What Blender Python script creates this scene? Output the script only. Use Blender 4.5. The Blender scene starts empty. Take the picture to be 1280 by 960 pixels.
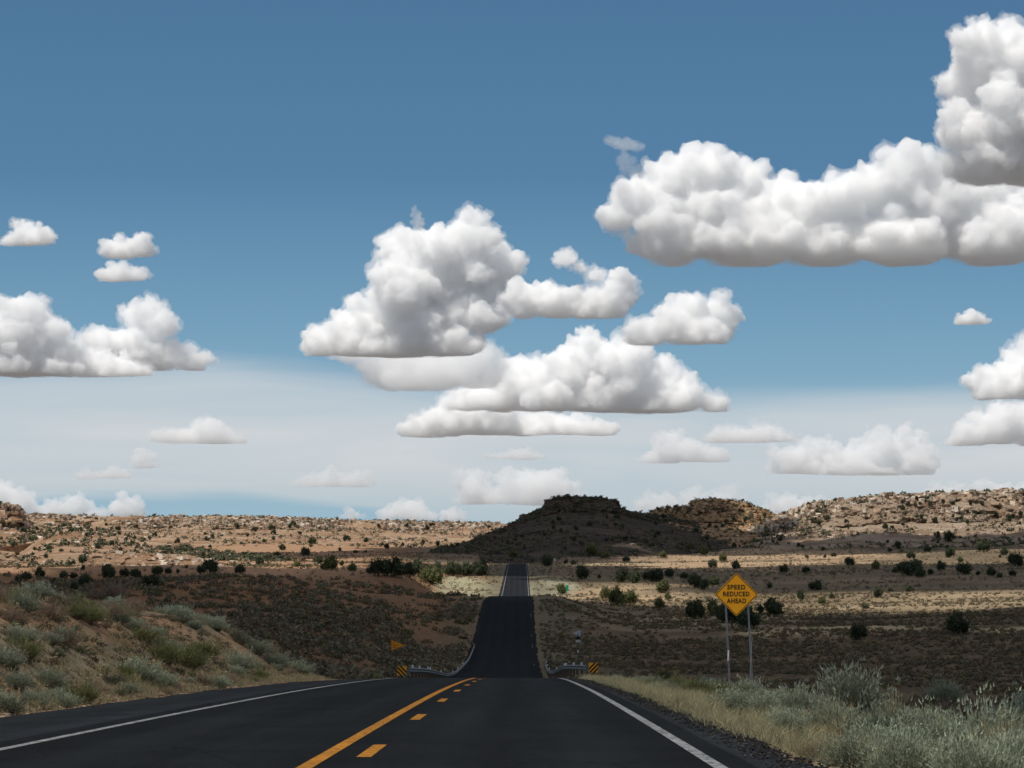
import bpy, bmesh, math, random, time
import numpy as np
from mathutils import Vector, Matrix
from mathutils.bvhtree import BVHTree
T0 = time.time()
R = math.radians
S = bpy.context.scene
COL = S.collection

# ------------------------------------------------------------------ camera
F, HX, HY = 3100.0, 647.0, 690.0          # focal length in photo pixels, vanishing point, eye level
cam = bpy.data.objects.new('camera', bpy.data.cameras.new('camera'))
COL.objects.link(cam); S.camera = cam
cam.rotation_euler = (R(90), 0, 0)
cam.data.sensor_width = 36; cam.data.lens = F / 1280 * 36
cam.data.shift_x = -7 / 1280; cam.data.shift_y = 210 / 1280
cam.data.clip_end = 3e5; cam.data.clip_start = .1

# ------------------------------------------------------------------ sky, sun, exposure
SUN_EL, SUN_AZ = R(64), R(-130)
SD = Vector((math.sin(SUN_AZ) * math.cos(SUN_EL), math.cos(SUN_AZ) * math.cos(SUN_EL), math.sin(SUN_EL)))
SKY_STRENGTH = .09
world = bpy.data.worlds.new('World'); S.world = world; world.use_nodes = True
nt = world.node_tree; bg = nt.nodes['Background']; bg.inputs[1].default_value = SKY_STRENGTH
def N(t, kind, **kw):
    n = t.nodes.new(kind)
    for k, v in kw.items(): setattr(n, k, v)
    return n
def ramp(t, pts, interp='LINEAR'):
    n = N(t, 'ShaderNodeValToRGB'); e = n.color_ramp.elements; n.color_ramp.interpolation = interp
    while len(e) < len(pts): e.new(.5)
    for i, (p, c) in enumerate(pts):
        e[i].position = p
        e[i].color = (c, c, c, 1) if isinstance(c, (int, float)) else (*c, 1)
    return n
def math_(t, op, a, b=None, clamp=False):
    n = N(t, 'ShaderNodeMath', operation=op, use_clamp=clamp)
    for i, v in enumerate((a, b)):
        if v is None: continue
        if isinstance(v, (int, float)): n.inputs[i].default_value = v
        else: t.links.new(v, n.inputs[i])
    return n.outputs[0]
def mix(t, fac, a, b, mode='MIX'):
    n = N(t, 'ShaderNodeMix', data_type='RGBA', blend_type=mode)
    for i, v in ((0, fac), (6, a), (7, b)):
        if isinstance(v, (int, float)): n.inputs[i].default_value = v
        elif isinstance(v, tuple): n.inputs[i].default_value = (*v, 1) if len(v) == 3 else v
        else: t.links.new(v, n.inputs[i])
    return n.outputs[2]
sk = N(nt, 'ShaderNodeTexSky', sky_type='NISHITA', sun_disc=False, sun_elevation=SUN_EL, sun_rotation=SUN_AZ,
       altitude=1800, air_density=1.0, dust_density=.2, ozone_density=2.0)
tc = N(nt, 'ShaderNodeTexCoord'); sep = N(nt, 'ShaderNodeSeparateXYZ')
nt.links.new(tc.outputs['Generated'], sep.inputs[0])
elev = sep.outputs['Z']
k = 1 / SKY_STRENGTH
# clear air colour by elevation (deep blue above, paler towards the horizon), the same all the way round
grad = ramp(nt, [(0.0, (.30, .46, .58)), (.04, (.27, .45, .57)), (.09, (.165, .335, .49)), (.15, (.083, .21, .365)), (.23, (.055, .155, .30)), (.5, (.04, .125, .28)), (1, (.03, .10, .26))])
nt.links.new(elev, grad.inputs[0])
gk = N(nt, 'ShaderNodeVectorMath', operation='SCALE'); nt.links.new(grad.outputs[0], gk.inputs[0]); gk.inputs['Scale'].default_value = k
lowmask = ramp(nt, [(0.15, .92), (.6, .35)]); nt.links.new(elev, lowmask.inputs[0])
clear = mix(nt, lowmask.outputs[0], sk.outputs[0], gk.outputs[0])
# thin high veil of cloud standing above the horizon
mp = N(nt, 'ShaderNodeMapping'); mp.inputs['Scale'].default_value = (6, 6, 60); nt.links.new(tc.outputs['Generated'], mp.inputs[0])
nz = N(nt, 'ShaderNodeTexNoise'); nz.inputs['Scale'].default_value = 1.0; nz.inputs['Detail'].default_value = 5; nz.inputs['Roughness'].default_value = .55
nt.links.new(mp.outputs[0], nz.inputs[0])
off = math_(nt, 'MULTIPLY', math_(nt, 'SUBTRACT', nz.outputs[0], .5), .012)
mp2 = N(nt, 'ShaderNodeMapping'); mp2.inputs['Scale'].default_value = (3, 3, 5); nt.links.new(tc.outputs['Generated'], mp2.inputs[0])
nz2 = N(nt, 'ShaderNodeTexNoise'); nz2.inputs['Scale'].default_value = 1.0; nz2.inputs['Detail'].default_value = 3
nt.links.new(mp2.outputs[0], nz2.inputs[0])
off2 = math_(nt, 'MULTIPLY', math_(nt, 'SUBTRACT', nz2.outputs[0], .5), .03)
ex = ramp(nt, [(.44, 0), (.51, .012)]); nt.links.new(math_(nt, 'ADD', math_(nt, 'MULTIPLY', sep.outputs['X'], .5), .5), ex.inputs[0])
ez = math_(nt, 'ADD', math_(nt, 'ADD', math_(nt, 'ADD', elev, off), off2), ex.outputs[0])
veil = ramp(nt, [(0.0195, 0.0), (.0225, .9), (.045, .93), (.064, .85), (.080, 0.0)], 'EASE'); nt.links.new(ez, veil.inputs[0])
vcol = ramp(nt, [(.015, (.50, .57, .61)), (.04, (.65, .67, .685)), (.075, (.61, .655, .69))]); nt.links.new(elev, vcol.inputs[0])
vk = N(nt, 'ShaderNodeVectorMath', operation='SCALE'); nt.links.new(vcol.outputs[0], vk.inputs[0]); vk.inputs['Scale'].default_value = k
mp4 = N(nt, 'ShaderNodeMapping'); mp4.inputs['Scale'].default_value = (7, 7, 55); nt.links.new(tc.outputs['Generated'], mp4.inputs[0])
nz4 = N(nt, 'ShaderNodeTexNoise'); nz4.inputs['Scale'].default_value = 1.0; nz4.inputs['Detail'].default_value = 6; nz4.inputs['Distortion'].default_value = .6; nt.links.new(mp4.outputs[0], nz4.inputs[0])
streak = ramp(nt, [(.3, .72), (.6, 1)]); nt.links.new(nz4.outputs[0], streak.inputs[0])
sky = mix(nt, math_(nt, 'MULTIPLY', veil.outputs[0], streak.outputs[0]), clear, vk.outputs[0])
# bright broken cumulus added above the frame only, as neutral fill for the shade
mp3 = N(nt, 'ShaderNodeMapping'); mp3.inputs['Scale'].default_value = (2.2, 2.2, 3.4); nt.links.new(tc.outputs['Generated'], mp3.inputs[0])
nz3 = N(nt, 'ShaderNodeTexNoise'); nz3.inputs['Scale'].default_value = 1.6; nz3.inputs['Detail'].default_value = 7; nz3.inputs['Roughness'].default_value = .6; nt.links.new(mp3.outputs[0], nz3.inputs[0])
cov = ramp(nt, [(.43, 0), (.54, 1)]); nt.links.new(nz3.outputs[0], cov.inputs[0])
hi = ramp(nt, [(.26, 0), (.36, 1)]); nt.links.new(elev, hi.inputs[0])
ccol = ramp(nt, [(.5, (.60, .60, .59)), (.75, (.36, .36, .36))]); nt.links.new(nz3.outputs[0], ccol.inputs[0])
ck = N(nt, 'ShaderNodeVectorMath', operation='SCALE'); nt.links.new(ccol.outputs[0], ck.inputs[0]); ck.inputs['Scale'].default_value = k
sky = mix(nt, math_(nt, 'MULTIPLY', cov.outputs[0], hi.outputs[0]), sky, ck.outputs[0])
nt.links.new(sky, bg.inputs[0])
sl = bpy.data.lights.new('sun', 'SUN'); sl.energy = 3.9; sl.angle = R(.53); sl.color = (1, .95, .87)
sun = bpy.data.objects.new('sun', sl); COL.objects.link(sun); sun.rotation_euler = (-SD).to_track_quat('-Z', 'Y').to_euler()
S.view_settings.view_transform = 'Standard'; S.view_settings.look = 'None'; S.view_settings.gamma = 1; S.view_settings.exposure = 0.0
S.cycles.volume_bounces = 28; S.cycles.max_bounces = 40; S.cycles.diffuse_bounces = 4; S.cycles.transparent_max_bounces = 16
S.cycles.use_denoising = True

# ------------------------------------------------------------------ helpers
def at(px, py, d): return Vector(((px - HX) / F * d, d, (HY - py) / F * d))
def sstep(a, b, x):
    t = np.clip((np.asarray(x, float) - a) / (b - a), 0, 1); return t * t * (3 - 2 * t)
def pchip(xk, yk, x):
    xk = np.asarray(xk, float); yk = np.asarray(yk, float); x = np.clip(np.asarray(x, float), xk[0], xk[-1])
    h = np.diff(xk); dl = np.diff(yk) / h; m = np.zeros(len(xk)); m[0], m[-1] = dl[0], dl[-1]
    for i in range(1, len(xk) - 1):
        if dl[i - 1] * dl[i] > 0:
            w1, w2 = 2 * h[i] + h[i - 1], h[i] + 2 * h[i - 1]
            m[i] = (w1 + w2) / (w1 / dl[i - 1] + w2 / dl[i])
    i = np.clip(np.searchsorted(xk, x, side='right') - 1, 0, len(xk) - 2)
    t = (x - xk[i]) / h[i]
    return (yk[i] * (1 + 2 * t) * (1 - t) ** 2 + h[i] * m[i] * t * (1 - t) ** 2 + yk[i + 1] * t * t * (3 - 2 * t) + h[i] * m[i + 1] * t * t * (t - 1))
def vnoise(x, y, seed=0):
    xi = np.floor(x).astype(np.int64); yi = np.floor(y).astype(np.int64); fx = x - xi; fy = y - yi
    fx = fx * fx * (3 - 2 * fx); fy = fy * fy * (3 - 2 * fy)
    def h(a, b):
        n = (a * 374761393 + b * 668265263 + seed * 1442695041) & 0xffffffff
        n = ((n ^ (n >> 13)) * 1274126177) & 0xffffffff
        return ((n ^ (n >> 16)) & 0xffff) / 65535.0
    return (h(xi, yi) * (1 - fx) + h(xi + 1, yi) * fx) * (1 - fy) + (h(xi, yi + 1) * (1 - fx) + h(xi + 1, yi + 1) * fx) * fy
def fbm(x, y, o=4, seed=0):
    s = 0; a = .5; t = 0
    for i in range(o):
        s = s + a * vnoise(x * 2 ** i + 17.3 * i, y * 2 ** i - 9.1 * i, seed + i); t += a; a *= .5
    return s / t - .5
def mk(name, V, Fc, mat=None, parent=None, col=None, smooth=False, link=True):
    V = np.asarray(V, np.float32); Fc = np.asarray(Fc, np.int32)
    me = bpy.data.meshes.new(name); n = Fc.shape[1]
    me.vertices.add(len(V)); me.vertices.foreach_set('co', V.ravel())
    me.loops.add(Fc.size); me.loops.foreach_set('vertex_index', Fc.ravel())
    me.polygons.add(len(Fc)); me.polygons.foreach_set('loop_start', np.arange(0, Fc.size, n, dtype=np.int32))
    me.polygons.foreach_set('use_smooth', np.full(len(Fc), smooth))
    me.update(calc_edges=True); me.validate()
    if col is not None:
        a = me.color_attributes.new('tone', 'FLOAT_COLOR', 'POINT')
        c = np.ones((len(V), 4), np.float32); c[:, :3] = col; a.data.foreach_set('color', c.ravel())
    if mat: me.materials.append(mat)
    if not link: return me
    o = bpy.data.objects.new(name, me); COL.objects.link(o)
    if parent: o.parent = parent
    return o
def bmo(name, bm, mat=None, parent=None, smooth=False):
    me = bpy.data.meshes.new(name); bm.to_mesh(me); bm.free()
    for p in me.polygons: p.use_smooth = smooth
    if mat: me.materials.append(mat)
    o = bpy.data.objects.new(name, me); COL.objects.link(o)
    if parent: o.parent = parent
    return o
def tag(o, label=None, cat=None, group=None, kind=None):
    if label: o['label'] = label
    if cat: o['category'] = cat
    if group: o['group'] = group
    if kind: o['kind'] = kind
    return o
def empty(name, loc, label=None, cat=None, group=None):
    o = bpy.data.objects.new(name, None); COL.objects.link(o); o.location = loc; o.empty_display_size = .3
    return tag(o, label, cat, group)
def grid_faces(nr, nc):
    i = np.arange(nr - 1)[:, None] * nc + np.arange(nc - 1)[None]
    return np.stack([i, i + 1, i + nc + 1, i + nc], -1).reshape(-1, 4)
def box(bm, c, s, rot=None):
    m = Matrix.Translation(c) @ (rot.to_4x4() if rot is not None else Matrix()) @ Matrix.Diagonal((*s, 1))
    return bmesh.ops.create_cube(bm, size=1, matrix=m)['verts']

# ------------------------------------------------------------------ materials
def base_mat(name, rough=.9, spec=.2):
    m = bpy.data.materials.new(name); m.use_nodes = True; t = m.node_tree; b = t.nodes['Principled BSDF']
    b.inputs['Roughness'].default_value = rough; b.inputs['Specular IOR Level'].default_value = spec
    return m, t, b
def noise(t, scale, detail=4, rough=.55, coord=None, dist=0):
    n = N(t, 'ShaderNodeTexNoise'); n.inputs['Scale'].default_value = scale; n.inputs['Detail'].default_value = detail
    n.inputs['Roughness'].default_value = rough; n.inputs['Distortion'].default_value = dist
    if coord is not None: t.links.new(coord, n.inputs[0])
    return n.outputs[0]
def objco(t, scale=None):
    c = N(t, 'ShaderNodeTexCoord').outputs['Object']
    if scale:
        m = N(t, 'ShaderNodeMapping'); m.inputs['Scale'].default_value = scale; t.links.new(c, m.inputs[0]); c = m.outputs[0]
    return c
def bump(t, b, h, strength=.5, dist=.1):
    n = N(t, 'ShaderNodeBump'); n.inputs['Strength'].default_value = strength; n.inputs['Distance'].default_value = dist
    t.links.new(h, n.inputs['Height']); t.links.new(n.outputs[0], b.inputs['Normal'])
def rampo(t, src, pts, interp='LINEAR'):
    r = ramp(t, pts, interp); t.links.new(src, r.inputs[0]); return r.outputs[0]
def attr(t, name='tone'):
    n = N(t, 'ShaderNodeAttribute'); n.attribute_name = name; return n.outputs['Color']

def m_plain(name, c, rough=.6, spec=.4, metal=0, var=.25, scale=12):
    m, t, b = base_mat(name, rough, spec); b.inputs['Metallic'].default_value = metal
    n = noise(t, scale, 5, .6, objco(t))
    f = rampo(t, n, [(.25, 1 - var), (.75, 1 + var * .3)])
    t.links.new(mix(t, 1, c, f, 'MULTIPLY'), b.inputs['Base Color'])
    return m
def m_ground():
    m, t, b = base_mat('ground', .95, .1); c = objco(t)
    a = noise(t, .9, 6, .65, c); d = noise(t, 7, 5, .7, c); e = noise(t, .07, 4, .6, c)
    f = mix(t, 1, rampo(t, a, [(.3, .62), (.7, 1.3)]), rampo(t, d, [(.3, .7), (.7, 1.25)]), 'MULTIPLY')
    f = mix(t, 1, f, rampo(t, e, [(.3, .85), (.7, 1.12)]), 'MULTIPLY')
    t.links.new(mix(t, 1, attr(t), f, 'MULTIPLY'), b.inputs['Base Color'])
    bump(t, b, math_(t, 'ADD', a, math_(t, 'MULTIPLY', d, .3)), .7, .25)
    return m
def m_asphalt(name, sc):
    m, t, b = base_mat(name, .95, .04); c = objco(t)
    fine = noise(t, sc, 3, .8, c); mid = noise(t, .6, 5, .6, c); long = noise(t, 1, 4, .6, objco(t, (2.2, .05, 1)))
    f = mix(t, 1, rampo(t, fine, [(.3, .62), (.7, 1.5)]), rampo(t, mid, [(.3, .8), (.7, 1.2)]), 'MULTIPLY')
    f = mix(t, 1, f, rampo(t, long, [(.3, .78), (.7, 1.22)]), 'MULTIPLY')
    sx = N(t, 'ShaderNodeSeparateXYZ'); t.links.new(c, sx.inputs[0])
    tr = math_(t, 'COSINE', math_(t, 'MULTIPLY', math_(t, 'ADD', sx.outputs['X'], 1.85), 3.6)); tr = math_(t, 'ADD', math_(t, 'MULTIPLY', tr, .5), .5)
    f = mix(t, 1, f, rampo(t, tr, [(0, 1.22), (1, .9)]), 'MULTIPLY')
    vo = N(t, 'ShaderNodeTexVoronoi', feature='DISTANCE_TO_EDGE'); vo.inputs['Scale'].default_value = .22
    t.links.new(mix(t, .5, objco(t, (1.6, .5, 1)), noise(t, .7, 4, .6, c), 'ADD'), vo.inputs[0])
    f = mix(t, rampo(t, vo.outputs['Distance'], [(0, .75), (.006, 0)]), f, (.25, .25, .25))
    t.links.new(mix(t, 1, attr(t), f, 'MULTIPLY'), b.inputs['Base Color'])
    bump(t, b, fine, .5, .01)
    return m
def m_paint(name, c, wear=.42, rough=.9):
    m, t, b = base_mat(name, rough, .04); co = objco(t)
    n = noise(t, 9, 8, .75, co, .3); g = noise(t, 60, 3, .7, co); n2 = noise(t, .8, 4, .6, co)
    w = rampo(t, math_(t, 'ADD', math_(t, 'MULTIPLY', n, .7), math_(t, 'MULTIPLY', g, .3)), [(wear - .02, 0), (wear + .09, 1)])
    col = mix(t, 1, c, rampo(t, n2, [(.3, .78), (.7, 1.1)]), 'MULTIPLY')
    t.links.new(mix(t, w, (.03, .028, .026), col), b.inputs['Base Color'])
    return m
def m_leaf(name, rough=.75, rand=.25, transl=.25):
    m, t, b = base_mat(name, rough, .15); oi = N(t, 'ShaderNodeObjectInfo'); n = noise(t, 2.2, 3, .6, objco(t))
    f = mix(t, 1, rampo(t, oi.outputs['Random'], [(0, 1 - rand), (1, 1 + rand)]), rampo(t, n, [(.3, .78), (.7, 1.25)]), 'MULTIPLY')
    col = mix(t, 1, attr(t), f, 'MULTIPLY')
    t.links.new(col, b.inputs['Base Color'])
    tr = N(t, 'ShaderNodeBsdfTranslucent'); t.links.new(col, tr.inputs[0])
    mx = N(t, 'ShaderNodeMixShader'); mx.inputs[0].default_value = transl
    t.links.new(b.outputs[0], mx.inputs[1]); t.links.new(tr.outputs[0], mx.inputs[2]); t.links.new(mx.outputs[0], t.nodes['Material Output'].inputs[0])
    return m
def m_rock(name, cream, tan, soil, dark):
    m, t, b = base_mat(name, .95, .1)
    c = objco(t); st = objco(t, (.02, .02, 1.0))
    band = noise(t, .55, 5, .7, st); blot = noise(t, .09, 6, .65, c); fine = noise(t, .8, 6, .75, c)
    vo = N(t, 'ShaderNodeTexVoronoi', feature='DISTANCE_TO_EDGE'); vo.inputs['Scale'].default_value = .28
    t.links.new(mix(t, .12, c, noise(t, .5, 4, .6, c), 'ADD'), vo.inputs[0])
    rock = mix(t, rampo(t, band, [(.35, 0), (.6, 1)]), cream, tan)
    rock = mix(t, rampo(t, blot, [(.42, 0), (.62, .6)]), rock, dark)
    rock = mix(t, rampo(t, vo.outputs['Distance'], [(0, .75), (.08, 0)]), rock, dark)
    rock = mix(t, 1, rock, rampo(t, fine, [(.3, .6), (.7, 1.35)]), 'MULTIPLY')
    s = mix(t, rampo(t, fine, [(.42, 0), (.6, 1)]), soil, tuple(x * .62 for x in soil))
    s = mix(t, rampo(t, noise(t, .03, 4, .6, c), [(.4, 0), (.65, .7)]), s, cream)
    gn = N(t, 'ShaderNodeNewGeometry'); sp = N(t, 'ShaderNodeSeparateXYZ'); t.links.new(gn.outputs['Normal'], sp.inputs[0])
    sl_ = math_(t, 'ADD', sp.outputs['Z'], math_(t, 'MULTIPLY', math_(t, 'SUBTRACT', blot, .5), .5))
    t.links.new(mix(t, rampo(t, sl_, [(.62, 0), (.82, 1)]), rock, s), b.inputs['Base Color'])
    bump(t, b, math_(t, 'ADD', fine, math_(t, 'MULTIPLY', vo.outputs['Distance'], 2)), .9, 1.2)
    return m
def m_tone(name, rough=.9, scale=1.5, lo=.7, hi=1.25):
    m, t, b = base_mat(name, rough, .15); n = noise(t, scale, 5, .65, objco(t))
    t.links.new(mix(t, 1, attr(t), rampo(t, n, [(.3, lo), (.7, hi)]), 'MULTIPLY'), b.inputs['Base Color'])
    return m
M = dict(ground=m_ground(), asphalt=m_asphalt('asphalt', 55), shoulder=m_asphalt('shoulder_gravel', 17),
         white=m_paint('white_road_paint', (.33, .34, .35), .445), yellow=m_paint('yellow_road_paint', (.47, .20, .022), .435),
         leaf=m_leaf('foliage'), grass=m_leaf('dry_grass', .8, .1, .35), stone=m_tone('stone', .9, 6), bark=m_plain('bark', (.13, .095, .07), .95, .1, 0, .4, 9),
         galv=m_plain('galvanised_steel', (.15, .155, .155), .6, .4, .3, .3, 4), post=m_plain('steel_post', (.33, .34, .37), .55, .4, .3, .3, 6),
         orange=m_plain('sign_yellow', (1.0, .42, .004), .5, .4, 0, .1, 5), black=m_plain('sign_black', (.012, .012, .012), .5, .3, 0, .2, 8),
         pennant=m_plain('pennant_orange', (.92, .33, .008), .5, .4, 0, .12, 5), back=m_plain('bare_aluminium', (.5, .51, .52), .45, .5, .3, .2, 5),
         refl=m_plain('reflector_white', (.8, .8, .8), .4, .5, 0, .1, 8), green=m_plain('green_enamel', (.01, .10, .055), .55, .4, 0, .2, 8),
         lime=m_plain('green_sign_face', (.01, .26, .15), .5, .4, 0, .1, 8), wood=m_plain('weathered_wood', (.11, .085, .065), .9, .1, 0, .4, 14))
M['rock_left'] = m_rock('rock_left', (.50, .37, .255), (.38, .235, .14), (.325, .19, .11), (.12, .08, .055))
M['rock_right'] = m_rock('rock_right', (.45, .365, .28), (.33, .22, .145), (.27, .185, .12), (.09, .065, .05))
M['rock_orange'] = m_rock('rock_orange', (.46, .31, .185), (.36, .215, .12), (.30, .185, .105), (.11, .07, .045))
M['rock_butte'] = m_rock('rock_butte', (.12, .088, .065), (.08, .058, .043), (.06, .045, .033), (.03, .023, .018))  # rock tones lowered to deepen the cloud shade on the butte

# ------------------------------------------------------------------ terrain heights
RY = [-400, 0, 20, 40, 60, 80, 95, 120, 150, 190, 224, 255, 283, 315, 355, 400, 440, 465, 490, 530, 600, 695, 770, 850, 950, 1042, 1150, 1400, 2500]
RZ = [13.0, -1.17, -1.88, -2.62, -3.40, -4.24, -4.90, -6.1, -7.85, -10.0, -11.6, -12.75, -13.4, -13.9, -13.6, -12.0, -9.95, -8.85, -8.75, -10.2, -12.6, -11.8, -10.3, -8.6, -6.7, -5.05, -5.2, -4, 0]
def roadz(y): return pchip(RY, RZ, y)
def roadc(y): return np.interp(y, [0, 270, 400, 700, 1042, 1500], [-1.85, -1.75, -1.5, -.6, 0, .4])
TU = [-700, -300, 0, 200, 350, 480, 580, 647, 700, 800, 950, 1100, 1280, 1700]
TD = [165, 230, 300, 380, 450, 550, 700, 900, 1100, 1400, 1800, 2400]
TY = [
 [835, 815, 780, 742, 722, 712, 706, 700, 695, 688, 678, 668],
 [838, 818, 780, 742, 722, 714, 708, 703, 698, 690, 680, 668],
 [842, 820, 782, 742, 722, 717, 712, 707, 702, 694, 684, 670],
 [850, 825, 785, 742, 721, 717, 712, 707, 701, 692, 684, 672],
 [856, 832, 790, 750, 722, 715, 711, 706, 700, 690, 682, 672],
 [860, 842, 806, 765, 735, 719, 717, 707, 700, 691, 683, 674],
 [866, 853, 838, 792, 762, 752, 742, 715, 703, 693, 685, 676],
 [868, 853, 835, 796, 760, 752, 742, 717, 703, 693, 685, 676],
 [870, 856, 835, 800, 775, 756, 742, 718, 704, 694, 685, 676],
 [885, 862, 835, 803, 782, 764, 740, 718, 706, 695, 685, 676],
 [900, 868, 835, 800, 780, 763, 740, 717, 703, 691, 681, 672],
 [906, 871, 832, 796, 776, 757, 733, 712, 700, 688, 678, 670],
 [908, 872, 830, 794, 773, 752, 729, 709, 696, 682, 672, 664],
 [908, 872, 828, 790, 768, 746, 724, 704, 690, 676, 666, 658]]
LD = np.linspace(math.log(165), math.log(2400), 200); DU = np.arange(-700, 1701, 8.)
_a = np.array([pchip(np.log(TD), row, LD) for row in TY])
TG = np.array([pchip(TU, _a[:, j], DU) for j in range(len(LD))])        # [d, u]
def table_y(u, d):
    a = np.clip((u + 700) / 8, 0, len(DU) - 1.001); b = np.clip((np.log(np.maximum(d, 1)) - LD[0]) / (LD[1] - LD[0]), 0, len(LD) - 1.001)
    i = a.astype(int); j = b.astype(int); fa = a - i; fb = b - j
    return (TG[j, i] * (1 - fa) + TG[j, i + 1] * fa) * (1 - fb) + (TG[j + 1, i] * (1 - fa) + TG[j + 1, i + 1] * fa) * fb
def heights(X, Y, detail=True):
    X = np.asarray(X, float); Y = np.asarray(Y, float)
    Ys = np.maximum(Y, 150.); u = HX + F * X / Ys
    zt = (HY - table_y(u, np.minimum(Ys, 2400))) / F * np.minimum(Ys, 2400)
    c = roadc(Y); rz = roadz(Y); lr = X - c
    # near the camera: cut bank on the left, ground falling away on the right
    l = -lr - 6.75; wob = fbm(X * .13, Y * .09, 3, 5) * 2.2 * sstep(0, 6, l)
    bank = np.interp(l, [0, .8, 2.2, 4, 6.5, 10, 20, 40, 200], [0, .25, 1.25, 2.3, 2.8, 2.9, 2.8, 3.0, 5]) * (1 - sstep(98, 150, Y) * .97) + wob * (1 - sstep(100, 150, Y)) * .55
    r = lr - 4.9
    drop = np.interp(r, [0, 1.5, 4, 8, 14, 30, 60, 300], [0, -.12, -.42, -1.15, -2.6, -6.2, -9.5, -12]) * np.interp(Y, [0, 60, 100], [.9, 1, 1.15])
    zn = rz - .1 + np.where(l > 0, bank, 0) + np.where(r > 0, drop, 0)
    t = sstep(108, 168, Y); z = zn * (1 - t) + zt * t
    e = np.maximum(np.maximum(lr - 4.95, -lr - 6.75), 0)
    w = sstep(0, 1, e / np.clip(6 + .02 * Y, 5, 20)); w = np.where(Y < 108, 1, w * t + (1 - t))
    z = (rz - .1) * (1 - w) + z * w
    z = np.where(e <= 0, rz - .1 - .00012 * np.abs(Y), z)
    if detail:
        q = sstep(.2, 4, e)
        z = z + q * (fbm(X / 3.1, Y / 3.1, 3, 11) * .34 + fbm(X / 14, Y / 14, 3, 12) * .6 * sstep(20, 90, np.abs(Y)) + fbm(X / 60, Y / 60, 3, 13) * 2.2 * sstep(150, 400, Y) + sstep(6, 25, -lr) * sstep(150, 260, Y) * (1 - sstep(520, 640, Y)) * fbm(X / 26, Y / 48, 2, 15) * 6.5 + fbm(X / 180, Y / 180, 3, 14) * 5 * sstep(700, 1300, Y))
    return z
def blob(u, d, cu, cd, ru, rd, n=0):
    q = ((u - cu) / ru) ** 2 + ((d - cd) / rd) ** 2
    return 1 - sstep(.55, 1.25, q + n)
def ground_tone(X, Y):
    Ym = np.maximum(Y, 5.); u = HX + F * X / Ym; n = fbm(X / 35, Y / 35, 4, 21) * 1.6; n2 = fbm(X / 2.6, Y / 3.4, 4, 22); n3 = fbm(X / 55, Y / 11, 4, 23)
    C = np.zeros(X.shape + (3,))
    def lay(w, c): nonlocal C; w = np.clip(w, 0, 1)[..., None]; C = C * (1 - w) + np.array(c) * w
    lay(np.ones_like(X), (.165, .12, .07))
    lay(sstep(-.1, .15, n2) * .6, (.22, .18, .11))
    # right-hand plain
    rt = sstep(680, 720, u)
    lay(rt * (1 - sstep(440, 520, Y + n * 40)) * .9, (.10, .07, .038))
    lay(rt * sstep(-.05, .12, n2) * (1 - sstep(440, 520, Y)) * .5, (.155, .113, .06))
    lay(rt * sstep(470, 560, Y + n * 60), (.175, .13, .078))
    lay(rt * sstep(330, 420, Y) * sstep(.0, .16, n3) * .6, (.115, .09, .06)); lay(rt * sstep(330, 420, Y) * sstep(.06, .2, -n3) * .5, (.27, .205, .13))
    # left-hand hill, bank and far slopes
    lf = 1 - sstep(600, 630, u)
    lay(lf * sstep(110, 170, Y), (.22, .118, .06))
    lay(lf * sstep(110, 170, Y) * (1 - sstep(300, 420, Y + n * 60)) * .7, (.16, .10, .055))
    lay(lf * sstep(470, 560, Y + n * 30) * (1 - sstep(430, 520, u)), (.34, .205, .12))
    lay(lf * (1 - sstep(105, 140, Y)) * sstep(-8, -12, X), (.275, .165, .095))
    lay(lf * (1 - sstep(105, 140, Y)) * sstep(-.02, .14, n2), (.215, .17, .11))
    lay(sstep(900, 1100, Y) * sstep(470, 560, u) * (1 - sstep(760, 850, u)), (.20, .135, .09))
    # pale dry grass, with sunlit strips between cloud shadows painted into the ground tone
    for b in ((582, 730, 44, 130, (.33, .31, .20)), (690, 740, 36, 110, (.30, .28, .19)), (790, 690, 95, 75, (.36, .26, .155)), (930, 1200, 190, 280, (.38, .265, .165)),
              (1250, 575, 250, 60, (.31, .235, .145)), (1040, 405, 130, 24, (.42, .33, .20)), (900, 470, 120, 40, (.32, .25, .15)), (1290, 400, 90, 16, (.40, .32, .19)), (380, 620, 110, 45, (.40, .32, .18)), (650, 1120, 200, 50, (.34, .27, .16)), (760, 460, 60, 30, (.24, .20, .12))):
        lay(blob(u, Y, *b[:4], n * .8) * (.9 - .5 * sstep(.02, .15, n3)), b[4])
    # roadside strips of dry grass
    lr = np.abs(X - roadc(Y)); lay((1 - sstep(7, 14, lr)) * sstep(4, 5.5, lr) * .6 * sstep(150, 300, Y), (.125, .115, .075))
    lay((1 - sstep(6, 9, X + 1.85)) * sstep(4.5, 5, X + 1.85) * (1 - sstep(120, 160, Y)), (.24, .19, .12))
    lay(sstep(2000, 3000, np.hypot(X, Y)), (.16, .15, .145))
    return C
fr = np.arange(-300, 1600, 4.) ; th_f = np.arctan((fr - HX) / F)
th_b = np.linspace(th_f[-1], th_f[0] + 2 * math.pi, 130)[1:]
TH = np.concatenate([th_f, th_b]); nfront = len(th_f)
RR = list(3 * 1.0155 ** np.arange(0, 440)); RR = [r for r in RR if r < 2500]
while RR[-1] < 60000: RR.append(RR[-1] * 1.25)
RR = np.array(RR)
GX = RR[:, None] * np.sin(TH)[None]; GY = RR[:, None] * np.cos(TH)[None]
GZ = heights(GX, GY)
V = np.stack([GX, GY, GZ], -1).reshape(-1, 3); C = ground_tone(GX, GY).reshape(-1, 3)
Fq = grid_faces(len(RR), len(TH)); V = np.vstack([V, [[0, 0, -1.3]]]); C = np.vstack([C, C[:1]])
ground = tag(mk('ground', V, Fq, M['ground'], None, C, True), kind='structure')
_c = len(V) - 1
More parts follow.
